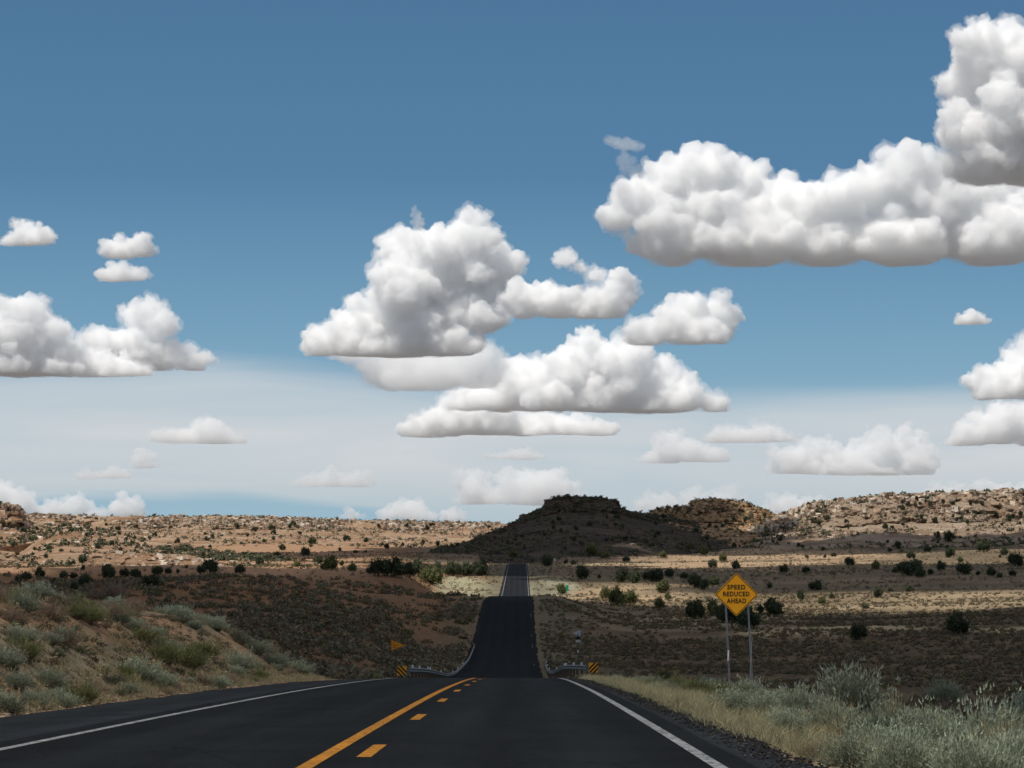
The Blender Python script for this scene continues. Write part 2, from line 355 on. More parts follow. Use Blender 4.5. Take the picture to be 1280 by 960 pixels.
disc = tag(mk('ground', np.vstack([V[:len(TH)], V[-1:]]), [(len(TH), j, (j + 1) % len(TH)) for j in range(len(TH))], M['ground'], None, C[:len(TH) + 1], True), kind='structure')
print('terrain', len(V), round(time.time() - T0, 1))

# ------------------------------------------------------------------ road
yr = np.concatenate([np.arange(-60, 200, 1.5), np.arange(200, 500, 3), np.arange(500, 1150, 6)])
def strip(name, a, b, y, dz, mat, parent, tone=None, jag=0, nx=2, seed=3, slope=0, kind=None):
    c = roadc(y); z = roadz(y); xs = np.linspace(0, 1, nx)
    if name == 'shoulder': b = a + (b - a) * (1 - .58 * sstep(90, 132, y) - .25 * sstep(440, 500, y))
    ja = fbm(y / 2.5, y * 0 + seed, 4, seed) * jag
    L = np.stack([c + a, y, z + dz], -1); Rr = np.stack([c + b + ja, y, z + dz + slope], -1)
    V = (L[:, None] * (1 - xs)[None, :, None] + Rr[:, None] * xs[None, :, None]).reshape(-1, 3)
    colr = None
    if tone is not None:
        q = np.ones((len(y), nx, 1)); colr = (q * np.array(tone(y) if callable(tone) else tone).reshape(-1 if callable(tone) else 1, 1, 3)).reshape(-1, 3)
    Fc = grid_faces(len(y), nx)[:, ::-1] if np.mean(b) > a else grid_faces(len(y), nx)
    o = mk(name, V, Fc, mat, parent, colr, False)
    if kind: o['kind'] = kind
    return o
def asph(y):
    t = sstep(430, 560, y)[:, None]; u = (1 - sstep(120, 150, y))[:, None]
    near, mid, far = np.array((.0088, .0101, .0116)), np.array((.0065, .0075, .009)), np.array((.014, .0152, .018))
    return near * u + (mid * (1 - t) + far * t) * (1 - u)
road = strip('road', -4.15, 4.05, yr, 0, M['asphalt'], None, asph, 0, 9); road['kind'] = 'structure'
strip('shoulder', -4.15, -6.55, yr, -.012, M['shoulder'], road, lambda y: asph(y) * (1.6 - .45 * sstep(110, 160, y))[:, None], -.5, 5, 5, -.05)
strip('shoulder', 4.05, 4.75, yr, -.012, M['shoulder'], road, lambda y: asph(y) * (2.0 - 1.0 * sstep(110, 160, y))[:, None], .7, 3, 6, -.04)
yn = yr[yr < 130]; yf = yr[yr > 560]
def line(name, x, w, y, mat, label=None, dz=.006):
    o = strip(name, x - w / 2, x + w / 2, y, dz, mat, road)
    if label: o['label'] = label
line('edge_line', 3.7, .13, yn, M['white'], 'white edge line on the right of the near road'); line('edge_line', -3.7, .13, yn, M['white'], 'white edge line on the left of the near road')
line('edge_line', 3.7, .15, yf, M['white'], 'white edge line on the right of the far rise'); line('edge_line', -3.7, .15, yf, M['white'], 'white edge line on the left of the far rise')
line('centre_line', -.11, .15, yn, M['yellow'])
y0 = 26.3
for i in range(-4, 9):
    a = y0 + 12.19 * i; line('lane_dash', .30, .15, np.linspace(a - 1.5, a + 1.5, 5), M['yellow'])
for a, b in ((300, 307), (352, 362), (378, 382), (420, 428)): line('edge_line', 3.7, .05, np.linspace(a, b, 4), M['white'])

# ------------------------------------------------------------------ mesas and hills
TERR = [(V[:-1], Fq)]
FACE = {}
def escarp(name, sky, foot, cliff, mat, seed=1, du=1.6, plateau=500, rough=1.0, ledge=4, step=1.0, rows=(46, 44)):
    """sky: (u, y, rim distance); foot: (u, y, distance); cliff: (u, fraction of the height that is cliff)"""
    u0, u1 = sky[0][0], sky[-1][0]; u = np.arange(u0, u1 + du, du)
    g = lambda L, i: np.interp(u, [p[0] for p in L], [p[i] for p in L])
    ys, dr, yf_, df, hc = g(sky, 1), g(sky, 2), g(foot, 1), g(foot, 2), g(cliff, 1)
    zr, zf = (HY - ys) / F * dr, (HY - yf_) / F * df
    n1, n2 = rows; t1 = np.linspace(0, 1, n1)[:, None]; t2 = np.linspace(0, 1, n2 + 1)[1:, None]
    dcf = np.clip(.04 + hc * .16, 0, .2)
    D1 = df + (dr - df) * (1 - dcf) * t1; Z1 = zf + (zr - zf) * (1 - hc) * (t1 ** 1.25)
    # cliff: rises in uneven ledges
    wv = t2 * ledge + fbm(u / 60, u * 0, 2, seed)[None] * .8; fr_ = wv - np.floor(wv)
    stair = (np.floor(wv) + sstep(.0, .55, fr_)) / ledge; base0 = (np.floor(wv * 0 + fbm(u / 60, u * 0, 2, seed)[None] * .8))
    q = t2 * .45 + .55 * np.clip(t2 + (sstep(0, .55, fr_) - fr_) / ledge, 0, 1)
    D2 = df + (dr - df) * (1 - dcf + dcf * t2); Z2 = zf + (zr - zf) * ((1 - hc) + hc * np.clip(q, 0, 1))
    Z2[-1] = zr
    tp = np.array([.004, .012, .03, .08, .2, .5, 1])[:, None]; D3 = dr + plateau * tp; Z3 = zr + 0 * tp - plateau * tp * .004
    D = np.vstack([D1, D2, D3]); Z = np.vstack([Z1, Z2, Z3]); X = (u[None] - HX) / F * D
    D[0] = df - 6; Z[0] = zf - 25
    hgt = np.vstack([t1 + 0 * u, 1 + 0 * t2 + 0 * u, 1 + 0 * tp + 0 * u])
    H = np.maximum(zr - zf, .1)[None]; rel = np.clip((Z - zf) / H, 0, 1)
    am = rough * np.minimum(H / 25, 1.0)
    gul = fbm(X / 38, D / 300, 4, seed + 3) * 95 * (1 - np.abs(rel - .5) * 1.2) * am * .9
    blk = fbm(X / 7, Z / 3.2, 3, seed + 4) * 13 * am; blk = np.floor(blk / 1.3) * 1.3 * .7 + blk * .3
    cm = np.vstack([sstep(.35, 1, t1) * .5 + 0 * u, 1 + 0 * t2 + 0 * u, np.exp(-tp * 40) + 0 * u])
    D = D + gul * np.clip(cm * .6 + .4, 0, 1) * np.where(hgt > .02, 1, .0) + blk * cm
    Z = Z + fbm(X / 9, D / 9, 4, seed + 5) * 2.2 * am * step * (1 - np.vstack([0 * t1 + 0 * u, sstep(.85, 1, t2) * .75 + 0 * u, 0 * tp + .75 + 0 * u])) * sstep(0, .1, hgt)
    Z = Z + fbm(X / 4, D / 60, 2, seed + 9) * 1.0 * am * step * (rel > .97)
    X = (u[None] - HX) / F * D
    P = np.stack([X, D, Z], -1)
    Vv = P.reshape(-1, 3); Fc = grid_faces(*D.shape)
    o = mk(name, Vv, Fc, mat, None, None, False); tag(o, kind='structure')
    TERR.append((Vv, Fc)); FACE[o.name] = (P, n1, n2)
    return o
# distant plateau rim on the left
escarp('mesa', [(-500, 636, 2250), (-100, 640, 2200), (30, 643, 2200), (100, 645, 2200), (330, 646, 2250), (450, 650, 2300), (560, 652, 2350), (640, 655, 2400), (760, 656, 2400)],
       [(-500, 692, 1700), (0, 692, 1650), (300, 690, 1600), (450, 690, 1600), (640, 690, 1700), (760, 688, 1800)], [(-500, .4), (300, .38), (640, .45), (760, .4)], M['rock_left'], 3, rough=1.35)
escarp('rocky_bluff', [(-420, 622, 1560), (-100, 626, 1560), (0, 629, 1560), (22, 631, 1560), (28, 636, 1565), (34, 652, 1600), (60, 668, 1650)], [(-420, 690, 1300), (0, 684, 1300), (34, 680, 1350), (60, 676, 1400)],
       [(-420, .6), (0, .62), (26, .6), (34, .3), (60, .1)], M['rock_left'], 5, plateau=300)
# smooth orange mound in front of it with pale ledges
escarp('hill', [(-300, 690, 1250), (-60, 712, 1150), (0, 703, 1150), (30, 688, 1200), (60, 664, 1300), (82, 656, 1330), (112, 657, 1330), (145, 664, 1300), (175, 674, 1250), (230, 684, 1150), (300, 694, 1050), (420, 706, 950)],
       [(-300, 716, 800), (0, 716, 760), (175, 716, 760), (300, 716, 780), (420, 716, 800)], [(-300, .05), (420, .05)], M['rock_left'], 7, rough=.4, ledge=2, plateau=160, rows=(60, 14))
escarp('rock_ledge', [(90, 712, 760), (104, 706, 770), (117, 694, 785), (150, 690.5, 790), (180, 691.5, 790), (233, 693, 790), (262, 700, 780), (285, 712, 770)],
       [(90, 714, 735), (285, 716, 735)], [(90, .3), (117, .75), (233, .75), (285, .3)], M['rock_left'], 9, du=1.2, plateau=60, rough=.6, ledge=3)
escarp('rock_ledge', [(-120, 686, 900), (0, 688, 900), (18, 690, 900), (26, 702, 900)], [(-120, 712, 860), (26, 712, 860)], [(-120, .7), (18, .7), (26, .2)], M['rock_left'], 10, du=1.2, plateau=60, rough=.6, ledge=3)
# butte in the middle, its cloud shade partly put into the rock colour
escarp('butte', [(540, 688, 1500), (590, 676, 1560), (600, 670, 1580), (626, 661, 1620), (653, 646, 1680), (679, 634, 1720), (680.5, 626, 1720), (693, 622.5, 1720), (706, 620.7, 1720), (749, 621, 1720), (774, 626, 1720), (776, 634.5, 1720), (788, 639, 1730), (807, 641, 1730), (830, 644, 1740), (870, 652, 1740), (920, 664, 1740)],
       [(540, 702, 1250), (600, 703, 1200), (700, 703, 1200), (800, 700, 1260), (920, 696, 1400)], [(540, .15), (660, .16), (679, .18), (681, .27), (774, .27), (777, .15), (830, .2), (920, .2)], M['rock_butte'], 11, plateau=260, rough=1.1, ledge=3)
escarp('rocky_knoll', [(770, 660, 1760), (800, 645, 1780), (826, 635.5, 1790), (844, 634, 1800), (861, 633.5, 1800), (865, 625, 1790), (892, 623, 1790), (911, 625, 1790), (932, 628, 1790), (951, 636, 1790), (965, 641.5, 1790), (985, 650, 1790), (1010, 664, 1790)],
       [(770, 694, 1500), (880, 694, 1450), (1010, 693, 1500)], [(770, .1), (844, .2), (861, .3), (866, .45), (932, .45), (965, .3), (1010, .1)], M['rock_orange'], 13, plateau=260, rough=1.0, ledge=4)
escarp('mesa', [(930, 668, 1700), (950, 655, 1700), (976, 643, 1700), (999, 636, 1690), (1013, 628, 1680), (1046, 625, 1680), (1077, 622.5, 1680), (1117, 617, 1680), (1173, 615.5, 1680), (1229, 613.5, 1680), (1280, 612.6, 1680), (1500, 608, 1680), (1800, 600, 1680)],
       [(930, 696, 1400), (1100, 694, 1360), (1280, 692, 1330), (1800, 686, 1330)], [(930, .3), (1000, .5), (1200, .5), (1800, .45)], M['rock_right'], 17, plateau=500, rough=1.15, ledge=5)
print('mesas', round(time.time() - T0, 1))
_v, _f, _n = [], [], 0
for vv, ff in TERR:
    _v.append(vv); _f.append(ff + _n); _n += len(vv)
BVH = BVHTree.FromPolygons(np.vstack(_v).tolist(), np.vstack(_f).tolist())
def hit(px, py):
    d = at(px, py, 1.0).normalized(); h = BVH.ray_cast(Vector((0, 0, 0)), d, 6000)
    return h[0]
def gz(x, y): return float(heights(np.array([x]), np.array([y]))[0])

# ------------------------------------------------------------------ clouds (closed bodies of real scattering volume)
def ico(sub):
    bm = bmesh.new(); bmesh.ops.create_icosphere(bm, subdivisions=sub, radius=1); bm.verts.ensure_lookup_table()
    v = np.array([x.co[:] for x in bm.verts]); f = np.array([[q.index for q in x.verts] for x in bm.faces]); bm.free(); return v, f
IV2, IF2 = ico(2); IV1, IF1 = ico(1)
def volume_mat(mfp, dim=1.0):
    mt = bpy.data.materials.new('cloud_vapour'); mt.use_nodes = True; t = mt.node_tree; t.nodes.remove(t.nodes['Principled BSDF'])
    vs = N(t, 'ShaderNodeVolumeScatter'); vs.inputs['Color'].default_value = (.994 * dim, .992 * dim, .997 * dim, 1); vs.inputs['Density'].default_value = 1 / mfp
    t.links.new(vs.outputs[0], t.nodes['Material Output'].inputs['Volume']); return mt
def puff_mesh(sph, vox, disp, base, k, mid=.5):
    Vs = np.concatenate([IV1 * np.array(s[3:]) + np.array(s[:3]) for s in sph]); Fs = np.concatenate([IF1 + i * len(IV1) for i in range(len(sph))])
    o = mk('cloud', Vs, Fs)
    m = o.modifiers.new('r', 'REMESH'); m.mode = 'VOXEL'; m.voxel_size = vox
    for sz, st in disp:
        tx = bpy.data.textures.new('t', 'CLOUDS'); tx.noise_scale = sz * k; tx.noise_depth = 3
        m = o.modifiers.new('d', 'DISPLACE'); m.texture = tx; m.texture_coords = 'GLOBAL'; m.strength = st * k; m.mid_level = mid
    m = o.modifiers.new('r', 'REMESH'); m.mode = 'VOXEL'; m.voxel_size = vox
    dg = bpy.context.evaluated_depsgraph_get(); n = bpy.data.meshes.new_from_object(o.evaluated_get(dg)); o.modifiers.clear(); o.data = n
    co = np.empty(len(n.vertices) * 3, np.float32); n.vertices.foreach_get('co', co); co = co.reshape(-1, 3)
    b0 = base + 3 * k + fbm(co[:, 0] / (50 * k), co[:, 1] / (50 * k), 3, 2) * 6 * k; q = co[:, 2] < b0; co[q, 2] = (b0 + (co[:, 2] - b0) * .08)[q]; n.vertices.foreach_set('co', co.ravel()); n.update(); n.materials.clear()
    return o
def cloud(label, lobes, base, mfp=8, seed=1, depth=.8, H=1000., group=None, dim=1.0, rough=1.0):
    rnd = random.Random(seed); d = H / ((HY - base) / F); k = d / F; sph = []; mfp *= 1.4 if base > 548 else 1.0
    w0 = sum(l[2] for l in lobes) / len(lobes)
    def kids(c, rx, ry, n, lvl):
        for i in range(n):
            a = rnd.uniform(0, 2 * math.pi); e = math.asin(rnd.uniform(-.25, 1.))
            v = Vector((math.cos(a) * math.cos(e) * rx, math.sin(a) * math.cos(e) * rx * depth, math.sin(e) * ry))
            s = rnd.uniform(.14, .42) if lvl > 0 else rnd.uniform(.2, .45); cc = c + v * k * rnd.uniform(.78, 1.06); q = math.sqrt(rx * ry) * s
            sph.append((cc.x, cc.y, cc.z, q * k, q * k, q * k * .88))
            if lvl and q > 3.2: kids(cc, q, q * .9, 9, lvl - 1)
    for (cx, cy, rx, *r) in lobes:
        ry = r[0] if r else rx * .9; f = .84
        if cy + ry > base - 24: g = (base + 7 + .16 * ry - cy - ry) / 2; cy += g; ry += max(g, -ry * .3)
        c = at(cx, cy, d + rnd.uniform(-.6, .6) * (rx if rx < 56 else 18) * k); sph.append((c.x, c.y, c.z, rx * k * f, rx * k * depth * f, ry * k * f))
        kids(c, rx * f, ry * f, 22, 2 if rx > 30 else 1)
    w = max(l[0] + l[2] for l in lobes) - min(l[0] - l[2] for l in lobes)
    sc = min(1.0, w / 120)
    o = puff_mesh(sph, max(.95, w / 360) * k * (.75 if w < 130 else 1), [(s * sc, st * rough * sc) for s, st in ((34, 13), (12, 9), (5, 6.5), (2.6, 3.6))], H, k)
    o.data.materials.append(volume_mat(mfp * 1.05 * k * (.55 + .45 * sc), dim))
    # thin torn vapour round the dense body
    if base < 575:
        fr_ = puff_mesh(sph, max(1.0, w / 300) * k, [(s_ * sc, st * sc) for s_, st in ((24, 14), (9, 15), (3.6, 12))], H, k, .44)
        fr_.data.materials.append(volume_mat(mfp * 3.6 * k * (.55 + .45 * sc), dim)); fr_.name = 'vapour_fringe'; fr_.parent = o
    return tag(o, label, 'cloud', group)
cloud('huge long flat-based white cumulus running off the right edge of the sky', [(772, 272, 28), (800, 250, 36), (835, 228, 40), (885, 222, 50), (930, 240, 44), (975, 250, 42), (1010, 265, 42), (1055, 250, 44), (1095, 235, 44), (1135, 218, 48), (1180, 250, 60), (1250, 270, 62), (1330, 270, 62), (1400, 280, 60), (840, 290, 66, 46), (900, 262, 50, 40), (960, 280, 60, 40), (930, 300, 80, 40), (1030, 300, 80, 42), (1130, 300, 80, 42), (1240, 295, 80, 40), (1360, 290, 80, 40)], 334, 9, 4)
cloud('tall grey-bottomed cumulus tower filling the top right corner', [(1222, 70, 44, 52), (1250, 60, 36, 40), (1290, 75, 60), (1205, 110, 36), (1215, 165, 50), (1270, 150, 80), (1235, 200, 62, 40), (1340, 160, 90), (1300, 205, 80, 40), (1400, 170, 80)], 234, 9, 21, H=820)
cloud('large towering white cumulus in the middle of the sky', [(585, 302, 42), (600, 330, 46), (548, 308, 34), (502, 318, 38), (625, 335, 34), (560, 350, 60), (500, 365, 48), (605, 372, 50), (455, 408, 44, 36), (402, 424, 28, 18), (520, 398, 64, 34), (600, 398, 50, 26), (440, 425, 56, 26), (490, 428, 60, 22), (560, 425, 50, 22)], 448, 8, 3)
cloud('soft bluish lower part hanging under the large central cloud', [(440, 440, 40, 18), (490, 450, 56, 26), (545, 455, 60, 30), (600, 450, 44, 24), (520, 470, 60, 22)], 490, 26, 41, H=1050)
cloud('puffy white arm of cumulus just right of the large central cloud', [(655, 372, 26), (690, 378, 36, 26), (735, 378, 36, 26), (772, 358, 24), (760, 375, 30, 24), (745, 345, 12, 9), (705, 324, 18, 12), (725, 335, 10, 7)], 400, 7, 6)
cloud('small wisp hanging beside the top of the central cloud', [(520, 262, 6, 9), (523, 270, 6, 9), (526, 278, 6, 8)], 290, 34, 7)
cloud('single rounded white cloud between the central cloud and the long one', [(870, 398, 46, 28), (898, 392, 28, 24), (850, 400, 36, 22), (808, 411, 32, 13), (882, 415, 36, 16)], 432, 8, 5)
cloud('broad white cumulus below and right of the central cloud', [(650, 462, 38, 32), (690, 470, 44, 34), (732, 455, 44, 38), (785, 455, 44, 36), (825, 475, 44, 30), (850, 492, 36, 22), (680, 492, 70, 24), (760, 492, 80, 24), (820, 500, 60, 16), (895, 500, 18, 12), (625, 488, 44, 24), (590, 500, 30, 14)], 517, 8, 8)
cloud('low flat cumulus under the broad central one with a bright bump on its left', [(585, 500, 28, 24), (615, 515, 36, 22), (560, 522, 44, 22), (530, 535, 40, 14), (610, 530, 44, 18), (655, 528, 34, 16), (700, 532, 50, 12), (740, 532, 34, 8)], 547, 8, 9, H=900)
cloud('thin pale strip of cloud above the low cumulus over the butte', [(620, 570, 22, 7), (650, 568, 34, 9)], 577, 14, 10)
cloud('soft cumulus just above the horizon left of the butte', [(590, 602, 28, 18), (640, 600, 26, 16), (672, 600, 40, 20), (700, 603, 28, 16), (600, 618, 40, 14), (680, 622, 50, 12)], 634, 12, 11, H=800)
cloud('pale cumulus to the right of the broad central one, above the butte', [(838, 552, 26, 22), (862, 560, 34, 18), (890, 568, 26, 10), (830, 568, 30, 10)], 580, 11, 12, H=900)
cloud('flat narrow cloud trailing right of the pale cumulus above the butte', [(910, 544, 34, 13), (950, 543, 34, 13), (980, 550, 24, 10)], 556, 12, 13, H=950)
cloud('wide grey-based cumulus above the right-hand mesa', [(985, 575, 30, 22), (1015, 565, 32, 26), (1055, 575, 40, 22), (1095, 562, 34, 30), (1135, 560, 34, 30), (1150, 575, 30, 20), (1000, 585, 40, 12), (1080, 588, 70, 12)], 596, 11, 14, H=850)
cloud('white cumulus cut by the right edge at mid height', [(1230, 478, 24, 24), (1250, 485, 30, 20), (1278, 450, 34, 36), (1300, 470, 40, 34)], 502, 8, 15)
cloud('white flat-bottomed cumulus below it at the right edge', [(1225, 535, 34, 18), (1250, 525, 36, 24), (1290, 528, 44, 28), (1205, 549, 26, 9)], 559, 8, 16, H=900)
cloud('tiny lone cloud in blue sky at far right', [(1212, 397, 20, 11), (1226, 399, 12, 9)], 408, 9, 17)
cloud('large white cumulus at the left edge of the sky', [(15, 408, 46, 44), (45, 420, 46, 40), (80, 440, 40, 30), (-30, 420, 60, 50), (120, 456, 50, 18), (160, 462, 40, 12), (40, 455, 80, 20), (-60, 440, 60, 30)], 472, 8, 18)
cloud('upright white cumulus standing behind the left edge cumulus', [(178, 398, 34, 28), (200, 410, 24, 20), (150, 425, 44, 24), (118, 424, 20, 16), (190, 440, 44, 24), (240, 441, 26, 10)], 466, 9, 19, H=1150)
cloud('small white cloud high at the left edge of the sky', [(37, 292, 28, 18), (50, 298, 22, 12), (12, 300, 16, 7)], 308, 8, 22)
cloud('upper one of two small stacked clouds at upper left', [(150, 308, 26, 14), (176, 306, 22, 13)], 324, 8, 23)
cloud('lower one of two small stacked clouds at upper left', [(145, 340, 28, 11), (168, 342, 20, 10)], 353, 11, 24)
cloud('small pale cloud over the left mesa, on the grey veil', [(215, 545, 30, 10), (262, 536, 26, 18), (250, 545, 50, 13), (295, 548, 18, 9)], 557, 12, 25, H=900)
cloud('faint upper puff of a pair low in the left sky', [(178, 570, 22, 13), (185, 580, 16, 9)], 588, 15, 26, H=900)
cloud('faint flat lower puff of a pair low in the left sky', [(110, 594, 28, 7), (145, 592, 28, 9)], 600, 16, 27, H=850)
cloud('faint low cloud above the left rim, near the middle', [(385, 600, 26, 12), (415, 596, 26, 14), (445, 600, 24, 12)], 612, 15, 28, H=800)
cloud('cream cumulus on the horizon at the far left corner', [(0, 620, 36, 26), (25, 630, 30, 18), (-40, 620, 50, 30)], 645, 12, 29, H=700)
cloud('cream cumulus on the left horizon beside the corner one', [(70, 634, 30, 14), (98, 632, 28, 18), (120, 640, 20, 10)], 648, 11, 30, H=650)
cloud('small rounded cream cloud peeking over the left rim', [(157, 634, 26, 19), (165, 642, 22, 10)], 650, 11, 31, H=600)
cloud('white cloud peeking over the rim left of the butte', [(485, 642, 18, 12), (512, 636, 28, 17), (535, 645, 20, 10)], 652, 12, 32, H=600)
cloud('small white cloud peeking over the rim closest to the butte', [(565, 643, 20, 10)], 653, 12, 33, H=600)
cloud('faint small cloud peeking over the rim farthest left of the butte', [(440, 643, 18, 9)], 651, 16, 34, H=600)
cloud('low white cloud behind the knoll right of the butte', [(985, 628, 34, 14), (1010, 625, 22, 12), (950, 636, 22, 8)], 645, 14, 35, H=700)
cloud('low faint cloud band behind the right-hand mesa', [(1180, 612, 34, 10), (1240, 608, 34, 10), (1290, 608, 34, 10)], 622, 14, 36, H=800)
cloud('faint cloud low behind the butte and knoll saddle', [(820, 625, 34, 9), (865, 612, 22, 7), (905, 618, 34, 9)], 640, 18, 37, H=700)
cloud('faint wisp trailing from the left tip of the long right-hand cumulus', [(765, 176, 14, 8), (780, 182, 16, 9), (796, 184, 14, 7), (782, 194, 12, 8), (790, 205, 12, 7), (798, 214, 12, 6)], 222, 60, 38)
# the same cloud field overhead, outside the picture: it puts the shade on the valley
def overhead(gx, gy, rx, ry, H=650, th=70, mfp=9, seed=1, g0=-8):
    rnd = random.Random(seed); sx = gx + SD.x / SD.z * (H - g0); sy = gy + SD.y / SD.z * (H - g0); sph = [(sx, sy, H + th * .2, rx * .9, ry * .9, th * .5)]
    for i in range(70):
        a = rnd.uniform(0, 6.283); q = math.sqrt(rnd.random()) * .95; s = rnd.uniform(.10, .24) * min(rx, ry) * 1.3
        sph.append((sx + math.cos(a) * q * rx, sy + math.sin(a) * q * ry, H + th * .2 + rnd.uniform(0, th * .5) * (1 - q * q), s, s, min(s, th * .6)))
    o = puff_mesh(sph, max(3, max(rx, ry) / 70), [(60, 26), (20, 9)], H, 1.0); o.data.materials.append(volume_mat(mfp)); o.name = 'overhead_cloud'; tag(o, kind='structure')
    return o
SH = [(-20, -110, 260, 205, dict(mfp=78, th=60, g0=-2)), (-150, 330, 230, 175, {}), (20, 310, 130, 205, {}), (130, 330, 160, 215, {}), (60, 160, 110, 60, {}), (-40, 500, 75, 100, {}),
      (165, 830, 170, 165, {}), (10, 950, 90, 115, {}), (-10, 1240, 72, 190, {}), (-90, 1330, 90, 170, {}), (35, 1700, 138, 330, {}), (0, 1560, 110, 260, {}), (245, 1420, 165, 135, {}), (128, 1590, 56, 135, {})]
for i, s in enumerate(SH): overhead(*s[:4], seed=40 + i, **s[4])
print('clouds', round(time.time() - T0, 1))

# ------------------------------------------------------------------ plants
rng = np.random.default_rng(7)
def unit(v): return v / np.maximum(np.linalg.norm(v, axis=-1, keepdims=True), 1e-9)
def leaves(P, D, L, W, colr, rng=rng, var=.2):
    """narrow leaf triangles at P pointing along D"""
    n = len(P); s = unit(np.cross(D, rng.normal(size=(n, 3)))) * (np.asarray(W) * .5).reshape(-1, 1)
    D = D * np.asarray(L).reshape(-1, 1)
    Vv = np.stack([P - s, P + s, P + D], 1).reshape(-1, 3); Fc = np.arange(3 * n).reshape(-1, 3)
    c = np.asarray(colr, float) * (1 + rng.uniform(-var, var, (n, 1))); c = np.repeat(c, 3, 0)
    return Vv, Fc, c
def blades(P, D, L, W, colr, rng=rng, var=.2, bend=.3):
    """two-segment curved blades"""
    n = len(P); s = unit(np.cross(D, rng.normal(size=(n, 3)))) * (np.asarray(W) * .5).reshape(-1, 1); L = np.asarray(L).reshape(-1, 1)
    mid = P + D * L * .55; hz = D * [1, 1, 0] + rng.normal(size=(n, 3)) * [.3, .3, 0]
    tip = mid + D * L * .45 + hz * L * bend - np.array([0, 0, 1]) * L * bend * .35
    Vv = np.stack([P - s, P + s, mid + s * .8, mid - s * .8, tip], 1).reshape(-1, 3)
    b = (np.arange(n) * 5)[:, None]; Fc = np.concatenate([b + [0, 1, 2], b + [0, 2, 3], b + [3, 2, 4]])
    c = np.repeat(np.asarray(colr, float) * (1 + rng.uniform(-var, var, (n, 1))), 5, 0)
    return Vv, Fc, c
def hemi(n, lo=.0, rng=rng):
    a = rng.uniform(0, 2 * np.pi, n); z = rng.uniform(lo, 1, n); q = np.sqrt(np.maximum(0, 1 - z * z)); return np.stack([q * np.cos(a), q * np.sin(a), z], 1)
def cat(parts):
    Vs, Fs, Cs, n = [], [], [], 0
    for v, f, c in parts: Vs.append(v); Fs.append(f + n); Cs.append(c); n += len(v)
    return np.vstack(Vs), np.vstack(Fs), np.vstack(Cs)
KIND = {  # tip colour, low colour, upright factor, leaf length, leaf width, stems, leaves per stem, height
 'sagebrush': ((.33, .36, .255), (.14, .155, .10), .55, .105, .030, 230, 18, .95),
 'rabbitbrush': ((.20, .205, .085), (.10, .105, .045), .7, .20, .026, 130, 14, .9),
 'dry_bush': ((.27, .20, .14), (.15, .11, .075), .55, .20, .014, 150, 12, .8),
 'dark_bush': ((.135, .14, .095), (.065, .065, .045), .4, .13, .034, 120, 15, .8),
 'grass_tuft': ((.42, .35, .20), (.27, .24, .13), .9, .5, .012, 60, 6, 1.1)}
def shrub_mesh(kind, seed):
    tip, low, up, ll, lw, ns, nl, ht = KIND[kind]; r = np.random.default_rng(seed)
    d = hemi(ns, .05, r); lump = 1 + .35 * np.sin(d[:, 0] * 4 + seed) * np.cos(d[:, 1] * 5 - seed) + r.uniform(-.16, .16, ns)
    d = unit(d + [0, 0, up * .5]); base = np.stack([r.normal(size=ns) * .16, r.normal(size=ns) * .16, np.zeros(ns)], 1)
    end = base + d * lump[:, None] * [.95, .95, ht]
    t = r.uniform(.35, 1.0, (ns, nl, 1)) ** .8
    P = (base[:, None] * (1 - t) + end[:, None] * t).reshape(-1, 3) + r.normal(size=(ns * nl, 3)) * .045
    Dd = unit(np.repeat(d, nl, 0) + r.normal(size=(ns * nl, 3)) * (.55 - .25 * up) + [0, 0, up * .6])
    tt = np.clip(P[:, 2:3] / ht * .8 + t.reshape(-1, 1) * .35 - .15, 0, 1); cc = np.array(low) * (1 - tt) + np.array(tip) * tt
    P[:, 2] = np.maximum(P[:, 2], .02)
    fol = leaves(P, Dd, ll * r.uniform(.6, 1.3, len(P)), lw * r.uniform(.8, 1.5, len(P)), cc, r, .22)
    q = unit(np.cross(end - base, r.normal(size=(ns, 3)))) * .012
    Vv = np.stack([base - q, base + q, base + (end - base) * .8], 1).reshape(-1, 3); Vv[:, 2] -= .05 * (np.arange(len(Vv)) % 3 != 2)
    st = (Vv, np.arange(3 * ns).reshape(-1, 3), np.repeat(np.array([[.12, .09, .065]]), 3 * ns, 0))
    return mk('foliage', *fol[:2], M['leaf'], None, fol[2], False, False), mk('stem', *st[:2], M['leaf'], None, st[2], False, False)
SHM = {k: [shrub_mesh(k, 10 * i + j) for j in range(4)] for i, k in enumerate(KIND)}
ORD = 'first second third fourth fifth sixth seventh eighth ninth tenth eleventh twelfth thirteenth fourteenth fifteenth sixteenth seventeenth eighteenth nineteenth twentieth'.split()
def nth(i): return ORD[i] if i < 20 else ('twenty-' + ORD[i - 20] if i < 29 else 'thirtieth' if i == 29 else 'thirty-' + ORD[i - 30] if i < 39 else 'far')
PLACED = []
def place_shrub(kind, x, y, rad, h=None, rz=None):
    root = empty(kind, (x, y, gz(x, y) - .03)); h = h or rad * random.uniform(.75, 1.05); root.rotation_euler.z = random.uniform(0, 6.28)
    root.scale = (rad, rad * random.uniform(.85, 1.15), h)
    f, s = random.choice(SHM[kind])
    for nm, me in (('foliage', f), ('stem', s)):
        o = bpy.data.objects.new(nm, me); COL.objects.link(o); o.parent = root
    PLACED.append((root, kind, HX + F * x / y, HY - F * root.location.z / y, y, rad, x)); return root
def place_px(kind, px, py, w):
    p = hit(px, py)
    if p is None: return
    big = kind == 'sagebrush' and px > 900; r_ = max(.12, w / 2 / F * p.y * (1.2 if big else 1.0)); return place_shrub(kind, p.x, p.y, r_, r_ * random.uniform(1.05, 1.3) if big else None)
random.seed(5)
